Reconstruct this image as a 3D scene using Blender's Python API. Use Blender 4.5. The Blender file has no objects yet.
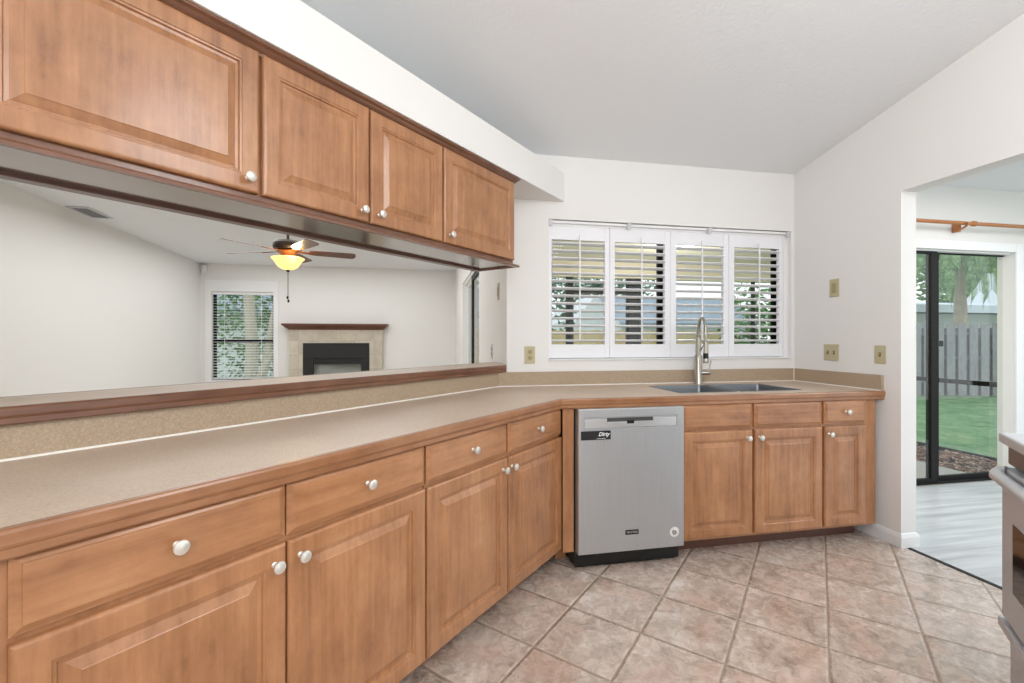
import bpy, bmesh, math, random
from math import sin, cos, tan, pi, radians, sqrt, floor as ffloor, hypot
from mathutils import Vector, Matrix
S = bpy.context.scene
COL = S.collection
random.seed(7)

# ------------------------------------------------------------------ camera, world, added fill lights, exposure
CAM_H = 1.23
YAW = radians(10.85)
cd = bpy.data.cameras.new('camera')
cam = bpy.data.objects.new('camera', cd); COL.objects.link(cam)
cam.location = (0, 0, CAM_H)
cam.rotation_euler = (pi/2, 0, -YAW)
cd.sensor_width = 36.0; cd.sensor_fit = 'HORIZONTAL'
cd.lens = 36.0*450.7/1024
cd.shift_y = -2.6/1024
cd.clip_start = 0.03; cd.clip_end = 300
S.camera = cam

S.view_settings.view_transform = 'Standard'
try: S.view_settings.look = 'None'
except Exception: pass
S.view_settings.gamma = 1.0
S.view_settings.use_curve_mapping = False
S.view_settings.exposure = 0.13

W = bpy.data.worlds.new('sky'); S.world = W; W.use_nodes = True
wn = W.node_tree; wn.nodes.clear()
wo = wn.nodes.new('ShaderNodeOutputWorld'); wb = wn.nodes.new('ShaderNodeBackground')
wt = wn.nodes.new('ShaderNodeTexCoord'); wx = wn.nodes.new('ShaderNodeSeparateXYZ'); wr = wn.nodes.new('ShaderNodeValToRGB')
wn.links.new(wt.outputs['Generated'], wx.inputs[0]); wn.links.new(wx.outputs[2], wr.inputs[0])
wr.color_ramp.elements[0].position = 0.0; wr.color_ramp.elements[0].color = (0.95, 0.98, 1.0, 1)
wr.color_ramp.elements[1].position = 0.6; wr.color_ramp.elements[1].color = (0.80, 0.90, 1.0, 1)
wn.links.new(wr.outputs[0], wb.inputs[0]); wb.inputs[1].default_value = 1.35
wn.links.new(wb.outputs[0], wo.inputs[0])

def area(name, loc, rot, sx, sy, power, color=(1, 1, 1)):
    l = bpy.data.lights.new(name, 'AREA'); l.shape = 'RECTANGLE'; l.size = sx; l.size_y = sy
    l.energy = power; l.color = color
    o = bpy.data.objects.new(name, l); o.location = loc; o.rotation_euler = rot; COL.objects.link(o)
    return o
def globe(name, loc, r, power, color=(1, 1, 1)):
    l = bpy.data.lights.new(name, 'POINT'); l.energy = power; l.shadow_soft_size = r; l.color = color
    o = bpy.data.objects.new(name, l); o.location = loc; COL.objects.link(o); return o
globe('kitchen_fill', (0.4, -0.9, 2.25), 0.35, 54, (0.96, 0.98, 1.0))  # added point light behind the camera to fill the kitchen, no known fixture
globe('kitchen_centre_fill', (1.45, 0.35, 2.55), 0.35, 34, (0.96, 0.98, 1.0))  # unseen light added above the frame to even out the kitchen walls
globe('kitchen_far_fill', (-0.5, -1.6, 2.1), 0.35, 54, (0.96, 0.985, 1.0))  # second added fill behind the camera, stands for no real lamp
area('living_room_fill', (-1.5, 5.8, 2.46), (0, 0, 0), 3.2, 3.6, 60, (0.98, 0.99, 1.0))  # added soft light below the living room ceiling, brightens the far walls
area('nook_fill', (4.2, 1.6, 2.48), (0, 0, 0), 1.2, 1.6, 26, (0.98, 0.99, 1.0))  # added light out of view that lifts the nook's brightness

# ------------------------------------------------------------------ materials
def lin(c):
    return tuple(((v/255)/12.92 if v/255 <= 0.04045 else ((v/255+0.055)/1.055)**2.4) for v in c) + (1,)
def mat(name, rgb=(200, 200, 200), rough=0.5, metal=0.0, **kw):
    m = bpy.data.materials.new(name); m.use_nodes = True
    b = m.node_tree.nodes['Principled BSDF']
    b.inputs['Base Color'].default_value = lin(rgb); b.inputs['Roughness'].default_value = rough
    b.inputs['Metallic'].default_value = metal
    for k, v in kw.items(): b.inputs[k].default_value = v
    return m
def N(m, t, **kw):
    n = m.node_tree.nodes.new(t)
    for k, v in kw.items(): setattr(n, k, v)
    return n
def Lk(m, a, b): m.node_tree.links.new(a, b)
def ramp(m, fac, stops):
    r = N(m, 'ShaderNodeValToRGB'); e = r.color_ramp.elements
    while len(e) < len(stops): e.new(0.5)
    for i, (p, c) in enumerate(stops): e[i].position = p; e[i].color = lin(c)
    Lk(m, fac, r.inputs[0]); return r
def bump(m, h, strength=0.2, dist=0.01):
    b = N(m, 'ShaderNodeBump'); b.inputs['Strength'].default_value = strength; b.inputs['Distance'].default_value = dist
    Lk(m, h, b.inputs['Height']); Lk(m, b.outputs[0], m.node_tree.nodes['Principled BSDF'].inputs['Normal'])
def mathn(m, op, a, b=None):
    n = N(m, 'ShaderNodeMath', operation=op)
    for i, v in enumerate((a, b)):
        if v is None: continue
        if isinstance(v, (int, float)): n.inputs[i].default_value = v
        else: Lk(m, v, n.inputs[i])
    return n.outputs[0]
def noise(m, vec, scale, detail=4, rough=0.55):
    n = N(m, 'ShaderNodeTexNoise'); n.inputs['Scale'].default_value = scale
    n.inputs['Detail'].default_value = detail; n.inputs['Roughness'].default_value = rough
    if vec is not None: Lk(m, vec, n.inputs['Vector'])
    return n.outputs['Fac']
def mixc(m, fac, a, b, blend='MIX'):
    n = N(m, 'ShaderNodeMix', data_type='RGBA', blend_type=blend)
    if isinstance(fac, (int, float)): n.inputs[0].default_value = fac
    else: Lk(m, fac, n.inputs[0])
    for i, v in ((6, a), (7, b)):
        if isinstance(v, tuple): n.inputs[i].default_value = lin(v)
        else: Lk(m, v, n.inputs[i])
    return n.outputs[2]
def objvec(m, scale=(1, 1, 1), rnd=True):
    tc = N(m, 'ShaderNodeTexCoord'); mp = N(m, 'ShaderNodeMapping'); mp.inputs['Scale'].default_value = scale
    if rnd:
        oi = N(m, 'ShaderNodeObjectInfo'); va = N(m, 'ShaderNodeVectorMath', operation='ADD')
        sc = mathn(m, 'MULTIPLY', oi.outputs['Random'], 37.0)
        Lk(m, tc.outputs['Object'], va.inputs[0]); Lk(m, sc, va.inputs[1]); Lk(m, va.outputs[0], mp.inputs[0])
    else: Lk(m, tc.outputs['Object'], mp.inputs[0])
    return mp.outputs[0]
def base(m, out): Lk(m, out, m.node_tree.nodes['Principled BSDF'].inputs['Base Color'])

def wood(name, along='z', stops=None, rough=0.32, coat=0.4):
    m = mat(name, (190, 140, 100), rough)
    m.node_tree.nodes['Principled BSDF'].inputs['Coat Weight'].default_value = coat
    m.node_tree.nodes['Principled BSDF'].inputs['Coat Roughness'].default_value = 0.15
    s1 = {'z': (7, 7, 1.1), 'x': (1.1, 7, 7), 'y': (7, 1.1, 7)}[along]
    s2 = {'z': (60, 60, 3.5), 'x': (3.5, 60, 60), 'y': (60, 3.5, 60)}[along]
    a = noise(m, objvec(m, s1), 1.0, 5, 0.6); f = noise(m, objvec(m, s2), 1.0, 3, 0.5); bl = noise(m, objvec(m), 5.0, 3, 0.6)
    b2 = noise(m, objvec(m, (1, 1, .55) if along == 'z' else (.55, 1, 1)), 14.0, 5, 0.7)
    t = mathn(m, 'ADD', mathn(m, 'ADD', mathn(m, 'MULTIPLY', a, 0.26), mathn(m, 'MULTIPLY', b2, 0.28)), mathn(m, 'ADD', mathn(m, 'MULTIPLY', f, 0.22), mathn(m, 'MULTIPLY', bl, 0.24)))
    stops = stops or [(0.33, (114, 72, 45)), (0.44, (156, 106, 69)), (0.54, (176, 124, 84)), (0.68, (194, 147, 106))]
    r = ramp(m, t, stops); base(m, r.outputs[0]); bump(m, f, 0.05, 0.002)
    return m
M = {}
M['wood'] = wood('maple_vertical', 'z'); M['wood_h'] = wood('maple_horizontal', 'x')
edge_st = [(0.33, (110, 70, 44)), (0.45, (146, 98, 64)), (0.55, (162, 114, 78)), (0.68, (180, 134, 96))]
M['edge'] = wood('oak_edging', 'x', edge_st, 0.3)
trim_st = [(0.33, (78, 46, 32)), (0.45, (108, 70, 50)), (0.55, (124, 83, 61)), (0.68, (146, 102, 76))]
M['trimwood'] = wood('stained_moulding', 'x', trim_st, 0.28, 0.4)
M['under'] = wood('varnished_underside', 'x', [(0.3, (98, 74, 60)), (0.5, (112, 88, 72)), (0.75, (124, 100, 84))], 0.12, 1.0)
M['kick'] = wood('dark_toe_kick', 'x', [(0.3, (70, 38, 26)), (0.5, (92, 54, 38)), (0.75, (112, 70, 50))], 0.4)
M['mantel'] = wood('mahogany', 'x', [(0.3, (72, 36, 22)), (0.5, (98, 52, 34)), (0.75, (122, 70, 46))], 0.35)
M['rodwood'] = wood('honey_oak', 'x', [(0.3, (150, 88, 36)), (0.5, (176, 108, 50)), (0.75, (196, 130, 70))], 0.35)
M['blade'] = wood('walnut_blade', 'x', [(0.3, (74, 42, 28)), (0.5, (100, 60, 40)), (0.75, (124, 78, 54))], 0.4)

m = M['wall'] = mat('wall_paint', (234, 232, 229), 0.75); bump(m, noise(m, objvec(m, rnd=False), 60, 3), 0.03, 0.004)
m = M['ceil'] = mat('textured_ceiling', (236, 238, 240), 0.85); bump(m, noise(m, objvec(m, rnd=False), 45, 5, 0.65), 0.35, 0.008)
M['white'] = mat('white_trim_paint', (240, 240, 240), 0.4)
M['shutter'] = mat('shutter_white', (240, 240, 243), 0.45)
M['caulk'] = mat('white_caulk', (240, 236, 228), 0.5)
m = M['lam'] = mat('beige_laminate', (192, 168, 142), 0.42)
n1 = noise(m, objvec(m, rnd=False), 160, 4, 0.7); n2 = noise(m, objvec(m, rnd=False), 3, 2)
base(m, ramp(m, mathn(m, 'ADD', mathn(m, 'MULTIPLY', n1, 0.7), mathn(m, 'MULTIPLY', n2, 0.3)), [(0.32, (182, 159, 138)), (0.5, (200, 179, 158)), (0.7, (214, 196, 177))]).outputs[0])
m = M['lam2'] = mat('speckled_backsplash', (178, 154, 126), 0.34)
n1 = noise(m, objvec(m, rnd=False), 170, 5, 0.75)
base(m, ramp(m, n1, [(0.30, (158, 138, 115)), (0.5, (174, 153, 129)), (0.70, (192, 173, 150))]).outputs[0])
m = M['steel'] = mat('brushed_stainless', (176, 178, 180), 0.45, 0.7)
f = noise(m, objvec(m, (400, 400, 3)), 1, 2); base(m, ramp(m, f, [(0.3, (182, 184, 186)), (0.7, (194, 196, 198))]).outputs[0])
M['range'] = mat('range_steel', (198, 200, 203), 0.5, 0.3)
M['steel_lt'] = mat('bright_stainless', (226, 227, 228), 0.3, 0.7)
M['steel_dk'] = mat('dark_stainless', (120, 121, 123), 0.35, 1.0)
M['nickel'] = mat('satin_nickel', (176, 170, 160), 0.28, 1.0)
M['knob'] = mat('pearl_nickel_knob', (226, 222, 214), 0.28, 0.65)
M['black'] = mat('black_plastic', (16, 16, 17), 0.4)
M['blackmatte'] = mat('black_matte', (26, 26, 27), 0.6)
M['glassblack'] = mat('black_glass', (14, 14, 16), 0.08)
M['sink'] = mat('sink_steel', (128, 132, 136), 0.38, 0.85)
M['plate'] = mat('almond_plate', (190, 180, 146), 0.4); M['plate_dk'] = mat('almond_toggle', (168, 154, 112), 0.4)
M['slot'] = mat('slot_dark', (92, 76, 44), 0.5)
M['bronze'] = mat('dark_bronze_frame', (20, 18, 17), 0.55); M['bronze'].node_tree.nodes['Principled BSDF'].inputs['Specular IOR Level'].default_value = 0.25
M['oilbronze'] = mat('oil_rubbed_bronze', (46, 34, 28), 0.4, 0.5)
M['copper'] = mat('antique_copper', (128, 76, 44), 0.4, 0.6)
m = M['lampglass'] = mat('amber_lamp_glass', (244, 214, 150), 0.4)
b_ = m.node_tree.nodes['Principled BSDF']; b_.inputs['Emission Color'].default_value = lin((255, 214, 128)); b_.inputs['Emission Strength'].default_value = 1.0
M['ventw'] = mat('vent_white', (205, 207, 210), 0.5); M['ventd'] = mat('vent_shadow', (150, 152, 155), 0.7)
def glass(name, rough=0.0, tint=(1, 1, 1), refl=0.06):
    m = bpy.data.materials.new(name); m.use_nodes = True; nt = m.node_tree; nt.nodes.clear()
    o = nt.nodes.new('ShaderNodeOutputMaterial'); mx = nt.nodes.new('ShaderNodeMixShader'); tr = nt.nodes.new('ShaderNodeBsdfTransparent')
    gl = nt.nodes.new('ShaderNodeBsdfGlossy'); gl.inputs['Roughness'].default_value = rough
    lw = nt.nodes.new('ShaderNodeLayerWeight'); pw = nt.nodes.new('ShaderNodeMath'); pw.operation = 'POWER'; pw.inputs[1].default_value = 4.0
    fr = nt.nodes.new('ShaderNodeMath'); fr.operation = 'MULTIPLY_ADD'; fr.inputs[1].default_value = 0.7; fr.inputs[2].default_value = 0.03
    lw.inputs['Blend'].default_value = 0.5; nt.links.new(lw.outputs['Facing'], pw.inputs[0]); nt.links.new(pw.outputs[0], fr.inputs[0])
    tr.inputs[0].default_value = (*tint, 1)
    nt.links.new(fr.outputs[0], mx.inputs[0]); nt.links.new(tr.outputs[0], mx.inputs[1]); nt.links.new(gl.outputs[0], mx.inputs[2]); nt.links.new(mx.outputs[0], o.inputs[0])
    return m
M['glass'] = glass('window_glass', 0.0, (0.95, 0.97, 0.96))

# tile floor: object axes run along the peninsula (x) and across it (y)
TS = 0.325
def tile_floor():
    m = mat('stone_look_tile', (190, 165, 145), 0.32)
    m.node_tree.nodes['Principled BSDF'].inputs['Coat Weight'].default_value = 0.5; m.node_tree.nodes['Principled BSDF'].inputs['Coat Roughness'].default_value = 0.12
    tc = N(m, 'ShaderNodeTexCoord'); sx = N(m, 'ShaderNodeSeparateXYZ'); Lk(m, tc.outputs['Object'], sx.inputs[0])
    px = mathn(m, 'DIVIDE', mathn(m, 'ADD', sx.outputs[0], -1.54 + 20*TS), TS)
    py = mathn(m, 'DIVIDE', mathn(m, 'ADD', sx.outputs[1], 0.035 + 20*TS), TS)
    def edge(p): return mathn(m, 'MINIMUM', mathn(m, 'FRACT', p), mathn(m, 'SUBTRACT', 1.0, mathn(m, 'FRACT', p)))
    d = mathn(m, 'MINIMUM', edge(px), edge(py))
    cmb = N(m, 'ShaderNodeCombineXYZ'); Lk(m, mathn(m, 'FLOOR', px), cmb.inputs[0]); Lk(m, mathn(m, 'FLOOR', py), cmb.inputs[1])
    wn_ = N(m, 'ShaderNodeTexWhiteNoise', noise_dimensions='3D'); Lk(m, cmb.outputs[0], wn_.inputs['Vector'])
    va = N(m, 'ShaderNodeVectorMath', operation='MULTIPLY_ADD'); Lk(m, wn_.outputs['Color'], va.inputs[0]); va.inputs[1].default_value = (13, 13, 13); Lk(m, tc.outputs['Object'], va.inputs[2])
    n1 = noise(m, va.outputs[0], 6.5, 7, 0.68); n2 = noise(m, va.outputs[0], 20, 6, 0.72)
    for nd_ in list(m.node_tree.nodes):
        if nd_.type == 'TEX_NOISE': nd_.inputs['Distortion'].default_value = 0.9
    n3 = noise(m, va.outputs[0], 5, 2)
    c1 = ramp(m, mathn(m, 'ADD', mathn(m, 'MULTIPLY', n1, 0.55), mathn(m, 'MULTIPLY', n2, 0.45)),
              [(0.35, (136, 119, 108)), (0.44, (178, 160, 146)), (0.53, (202, 185, 172)), (0.64, (226, 214, 204))]).outputs[0]
    c2 = mixc(m, mathn(m, 'MULTIPLY', ramp(m, n3, [(0.5, (0, 0, 0)), (0.62, (255, 255, 255))]).outputs[0], 0.38), c1, (198, 162, 145))
    fl = noise(m, va.outputs[0], 55, 2, 0.5)
    c3 = mixc(m, mathn(m, 'MULTIPLY', ramp(m, fl, [(0.66, (0, 0, 0)), (0.72, (255, 255, 255))]).outputs[0], 0.5), c2, (226, 212, 200))
    br = mathn(m, 'ADD', mathn(m, 'MULTIPLY', wn_.outputs['Value'], 0.10), 0.95)
    vm = N(m, 'ShaderNodeVectorMath', operation='SCALE'); Lk(m, c3, vm.inputs[0]); Lk(m, br, vm.inputs['Scale'])
    g = mathn(m, 'LESS_THAN', d, 0.0125)
    base(m, mixc(m, g, vm.outputs[0], (172, 152, 134)))
    rr = mathn(m, 'ADD', mathn(m, 'MULTIPLY', g, 0.4), mathn(m, 'ADD', 0.14, mathn(m, 'MULTIPLY', n2, 0.26)))
    Lk(m, rr, m.node_tree.nodes['Principled BSDF'].inputs['Roughness'])
    hgt = mathn(m, 'ADD', mathn(m, 'MULTIPLY', mathn(m, 'MINIMUM', mathn(m, 'MULTIPLY', d, 32.0), 1.0), 1.0), mathn(m, 'MULTIPLY', n2, 0.3))
    bump(m, hgt, 0.9, 0.006)
    return m
M['tile'] = tile_floor()
m = M['vinyl'] = mat('pale_plank_vinyl', (196, 200, 204), 0.28)
n1 = noise(m, objvec(m, (1.2, 16, 1), False), 1, 5, 0.6); base(m, ramp(m, n1, [(0.3, (176, 178, 180)), (0.5, (200, 203, 206)), (0.72, (222, 225, 228))]).outputs[0])
m = M['carpet'] = mat('beige_carpet', (205, 196, 184), 0.95); bump(m, noise(m, objvec(m, rnd=False), 220, 2), 0.4, 0.01)
m = M['fptile'] = mat('travertine_tile', (196, 186, 168), 0.5)
br = N(m, 'ShaderNodeTexBrick'); Lk(m, objvec(m, (1, 1, 1), False), br.inputs[0])
# brick texture works in x,y: swap z into y
tc = N(m, 'ShaderNodeTexCoord'); sp = N(m, 'ShaderNodeSeparateXYZ'); cb = N(m, 'ShaderNodeCombineXYZ'); Lk(m, tc.outputs['Object'], sp.inputs[0]); Lk(m, sp.outputs[0], cb.inputs[0]); Lk(m, sp.outputs[2], cb.inputs[1])
Lk(m, cb.outputs[0], br.inputs[0]); br.offset = 0.0; br.inputs['Scale'].default_value = 1.0; br.inputs['Brick Width'].default_value = 0.305; br.inputs['Row Height'].default_value = 0.24
br.inputs['Mortar Size'].default_value = 0.004; br.inputs['Color1'].default_value = lin((206, 198, 180)); br.inputs['Color2'].default_value = lin((180, 168, 150)); br.inputs['Mortar'].default_value = lin((168, 160, 146))
n1 = noise(m, objvec(m, rnd=False), 8, 6, 0.7); base(m, mixc(m, 0.35, br.outputs[0], ramp(m, n1, [(0.3, (160, 146, 128)), (0.7, (222, 214, 200))]).outputs[0]))
# outdoors
def leafmat(name, a, b, c):
    m = mat(name, b, 0.6); base(m, ramp(m, noise(m, objvec(m, rnd=False), 7, 4), [(0.3, a), (0.5, b), (0.7, c)]).outputs[0]); return m
M['leaf'] = leafmat('leaf_green', (52, 92, 46), (96, 142, 76), (152, 190, 116))
M['leafd'] = leafmat('leaf_deep_green', (52, 84, 66), (90, 126, 98), (138, 168, 132))
M['palmleaf'] = leafmat('palm_green', (72, 104, 66), (112, 150, 96), (164, 194, 132))
m = M['grass'] = mat('lawn', (110, 150, 90), 0.9); n1 = noise(m, objvec(m, rnd=False), 3.0, 6, 0.75); n2 = noise(m, objvec(m, rnd=False), 14, 4, 0.8)
base(m, ramp(m, mathn(m, 'ADD', mathn(m, 'MULTIPLY', n1, 0.6), mathn(m, 'MULTIPLY', n2, 0.4)), [(0.36, (82, 118, 80)), (0.5, (118, 150, 106)), (0.62, (162, 172, 132))]).outputs[0])
M['mulch'] = mat('mulch_chip', (120, 88, 72), 0.9); oi = N(M['mulch'], 'ShaderNodeTexNoise'); oi.inputs['Scale'].default_value = 25
base(M['mulch'], ramp(M['mulch'], oi.outputs['Fac'], [(0.3, (82, 56, 46)), (0.5, (140, 104, 86)), (0.68, (206, 184, 164))]).outputs[0])
M['soil'] = mat('dark_soil', (92, 68, 56), 0.95)
M['fencegrey'] = wood('weathered_fence', 'z', [(0.3, (112, 112, 114)), (0.5, (144, 144, 146)), (0.75, (170, 170, 170))], 0.9, 0.0)
M['fencetan'] = wood('cedar_fence', 'z', [(0.3, (186, 156, 108)), (0.5, (212, 184, 136)), (0.75, (230, 208, 166))], 0.9, 0.0)
M['bark'] = wood('pale_bark', 'z', [(0.3, (168, 152, 132)), (0.5, (200, 186, 166)), (0.75, (222, 210, 192))], 0.9, 0.0)
M['stucco'] = mat('white_stucco', (230, 230, 230), 0.9); M['roofblue'] = mat('bluegrey_roof', (150, 160, 170), 0.8); M['siding'] = mat('neighbour_siding', (216, 220, 224), 0.8)
M['tan'] = mat('tan_soffit', (240, 228, 204), 0.8); M['concrete'] = mat('lanai_concrete', (176, 172, 168), 0.8)

# ------------------------------------------------------------------ helpers
R2 = sqrt(2)
PM = Matrix.Rotation(pi/4, 4, 'Z')                     # peninsula frame: x = along (t), y = away from the cook (-u)
RM = Matrix.Rotation(pi/4 + pi, 4, 'Z')                # range frame: faces the peninsula
IM = Matrix.Identity(4)
def pt(t, u): return ((t+u)/R2, (t-u)/R2)              # (t, u) -> world x, y

class MB:
    """collects shapes in one bmesh; build() links them as one object"""
    def __init__(s): s.bm = bmesh.new(); s.mi = 0
    def _tag(s, faces):
        for f in faces: f.material_index = s.mi
    def box(s, x0, x1, y0, y1, z0, z1, bev=0.0, seg=2, rot=None, piv=None):
        r = bmesh.ops.create_cube(s.bm, size=1.0); vs = r['verts']
        for v in vs: v.co = Vector(((x0+x1)/2 + v.co.x*(x1-x0), (y0+y1)/2 + v.co.y*(y1-y0), (z0+z1)/2 + v.co.z*(z1-z0)))
        fs = set(f for v in vs for f in v.link_faces)
        if bev > 0:
            es = list(set(e for v in vs for e in v.link_edges))
            rb = bmesh.ops.bevel(s.bm, geom=es, offset=bev, segments=seg, affect='EDGES', profile=0.5)
            fs = set(rb['faces']) | set(f for f in fs if f.is_valid)
            vs = list(set(v for f in fs for v in f.verts))
        if rot is not None: bmesh.ops.rotate(s.bm, verts=vs, cent=piv or Vector(((x0+x1)/2, (y0+y1)/2, (z0+z1)/2)), matrix=rot)
        s._tag(fs); return s
    def prism(s, pts, z0, z1):
        a = [s.bm.verts.new((p[0], p[1], z0)) for p in pts]; b = [s.bm.verts.new((p[0], p[1], z1)) for p in pts]
        n = len(pts); fs = [s.bm.faces.new(list(reversed(a))), s.bm.faces.new(b)]
        for i in range(n): fs.append(s.bm.faces.new((a[i], a[(i+1) % n], b[(i+1) % n], b[i])))
        s._tag(fs); return s
    def loft(s, rings, cap0=True, cap1=True, closed=True):
        vr = [[s.bm.verts.new(p) for p in r] for r in rings]; n = len(rings[0]); fs = []
        for a, b in zip(vr, vr[1:]):
            for i in range(n if closed else n-1):
                try: fs.append(s.bm.faces.new((a[i], a[(i+1) % n], b[(i+1) % n], b[i])))
                except ValueError: pass
        if cap0 and n > 2: fs.append(s.bm.faces.new(list(reversed(vr[0]))))
        if cap1 and n > 2: fs.append(s.bm.faces.new(vr[-1]))
        s._tag(fs); return s
    def lathe(s, prof, cen, axis=(0, 0, 1), seg=20):
        ax = Vector(axis).normalized(); q = Vector((0, 0, 1)).rotation_difference(ax); c = Vector(cen)
        rings = []
        for r, h in prof:
            rings.append([c + q @ Vector((max(r, 1e-5)*cos(2*pi*i/seg), max(r, 1e-5)*sin(2*pi*i/seg), h)) for i in range(seg)])
        return s.loft(rings)
    def tube(s, path, r, seg=10):
        P = [Vector(p) for p in path]; rs = r if isinstance(r, (list, tuple)) else [r]*len(P); rings = []
        ref = None
        for i, p in enumerate(P):
            d = (P[min(i+1, len(P)-1)] - P[max(i-1, 0)]).normalized()
            if ref is None: ref = Vector((0, 0, 1)) if abs(d.z) < 0.9 else Vector((1, 0, 0))
            x = (ref - d*ref.dot(d)).normalized(); y = d.cross(x); ref = x
            rings.append([p + rs[i]*(x*cos(2*pi*k/seg) + y*sin(2*pi*k/seg)) for k in range(seg)])
        return s.loft(rings)
    def sweep(s, path, prof, ends=True):
        """prof: (offset to the right of travel, z); path: list of (x, y); mitred"""
        P = [Vector((p[0], p[1])) for p in path]; rings = []
        nrm = []
        for a, b in zip(P, P[1:]):
            d = (b-a).normalized(); nrm.append(Vector((d.y, -d.x)))
        for i, p in enumerate(P):
            if i == 0: mv = nrm[0]
            elif i == len(P)-1: mv = nrm[-1]
            else:
                mv = (nrm[i-1]+nrm[i]); mv = mv / (1 + nrm[i-1].dot(nrm[i]))
            rings.append([(p.x+mv.x*o, p.y+mv.y*o, z) for o, z in prof])
        return s.loft(rings, ends, ends)
    def quad(s, a, b, c, d):
        f = s.bm.faces.new([s.bm.verts.new(p) for p in (a, b, c, d)]); s._tag([f]); return s
    def tri(s, a, b, c):
        f = s.bm.faces.new([s.bm.verts.new(p) for p in (a, b, c)]); s._tag([f]); return s
    def build(s, name, m, parent=None, mw=None, smooth=False, fix=True):
        me = bpy.data.meshes.new(name)
        if fix: bmesh.ops.recalc_face_normals(s.bm, faces=s.bm.faces)
        s.bm.to_mesh(me); s.bm.free()
        for mm in (m if isinstance(m, (list, tuple)) else [m]): me.materials.append(mm)
        if smooth:
            for p in me.polygons: p.use_smooth = True
            try: me.set_sharp_from_angle(angle=radians(35))
            except Exception: pass
        o = bpy.data.objects.new(name, me); COL.objects.link(o)
        if parent is not None: o.parent = parent
        if mw is not None: o.matrix_world = mw
        return o
def thing(name, label, cat, group=None, org=(0, 0, 0), frame=IM):
    """Empty at the thing's base. Parts are modelled in coordinates relative to org in the given frame."""
    o = bpy.data.objects.new(name, None); COL.objects.link(o); o.empty_display_size = 0.1
    o.matrix_world = frame @ Matrix.Translation(org)
    o['label'] = label; o['category'] = cat
    if group: o['group'] = group
    return o
def tag(o, label, cat, group=None):
    o['label'] = label; o['category'] = cat
    if group: o['group'] = group
    return o
def struct(o): o['kind'] = 'structure'; return o
def stuff(o, label, cat): o['kind'] = 'stuff'; o['label'] = label; o['category'] = cat; return o

# ------------------------------------------------------------------ room shell
YW = 2.953; XR = 2.745; YN = 3.05; YF = 8.2; XL = -3.62; XC = 0.53
def vault(y): return 2.475 + 0.207*(YW - y)
YB = -1.7
# floors
fl = MB()
cor = [(-1.9, YB-1.2), (2.79, YB-1.2), (2.79, YW), (XC, YW)]
inv = PM.inverted()
pts = [pt(-1.6, -1.83), (-2.4, -2.62), (2.79, -2.62), (2.79, 3.0), pt(2.47, -1.83)]
loc = [inv @ Vector((p[0], p[1], 0)) for p in pts]
fl.prism([(p.x, p.y) for p in loc], -0.05, 0.0)
struct(fl.build('floor', M['tile'], mw=PM))
struct(MB().box(2.79, 6.0, -2.6, YN, -0.05, 0.0).build('floor_nook', M['vinyl']))
lv = [pt(-1.6, -1.83), pt(2.40, -1.83), (XC, 3.0), (XC+.1, 3.0), (XC+.1, YF), (XL, YF), (XL, -0.2)]
struct(MB().prism(lv, -0.05, 0.0).build('floor_living', M['carpet']))
# back wall of the kitchen with the shuttered window opening
WX0, WX1, WZ0, WZ1 = 0.82, 2.715, 1.088, 2.045
wl = MB()
wl.box(XC, WX0, YW, 3.10, 0, 2.475); wl.box(WX1, XR+0.11, YW, 3.10, 0, 2.475)
wl.box(WX0, WX1, YW, 3.10, 0, WZ0); wl.box(WX0, WX1, YW, 3.10, WZ1, 2.475)
struct(wl.build('wall_back', M['wall']))
# right wall: pier, then a header over the wide opening to the nook
rw = MB()
def yz_prism(b, pts, x0, x1):
    a = [(x0, y, z) for y, z in pts]; c = [(x1, y, z) for y, z in pts]; b.loft([a, c])
YP = 2.172
yz_prism(rw, [(YP, 0), (YW, 0), (YW, vault(YW)+.04), (YP, vault(YP)+.04)], XR, XR+0.11)
yz_prism(rw, [(-2.62, 2.10), (YP, 2.10), (YP, vault(YP)+.04), (-2.62, vault(-2.62)+.04)], XR, XR+0.11)
struct(rw.build('wall_right', M['wall']))
# sloped kitchen ceiling
cl = MB()
y0 = -2.62
cp = [(XR, YW), (XC-0.2, YW), (pt(2.30, -2.0)), (pt(-1.3, -2.0)), (XR, y0)]
cp = [(XR+.02, YW+.02), (XC-.35, YW+.02), pt(-1.3, -2.02), (-2.3, y0), (XR+.02, y0)]
a = [(x, y, vault(y)) for x, y in cp]; b = [(x, y, vault(y)+0.06) for x, y in cp]
cl.loft([a, b]); struct(cl.build('ceiling', M['ceil']))
# boxed-in shelf over the wall cupboards and wall above it
sf = MB(); e1 = YW
ptA = (YW-1.43*R2, YW)
sf.prism([pt(-1.3, -1.43), (YW-1.43*R2, YW), (YW-2.0*R2, YW), pt(-1.3, -2.0)], 2.166, 2.36)
struct(sf.build('trim_1', M['wall']))
sw = MB()
q = [pt(-1.3, -2.0), (YW-2.0*R2, YW), (YW-2.08*R2, YW), pt(-1.3, -2.08)]
a = [(x, y, 2.166) for x, y in q]; b = [(x, y, vault(y)+.05) for x, y in q]; sw.loft([a, b])
struct(sw.build('wall_soffit', M['wall']))
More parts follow.
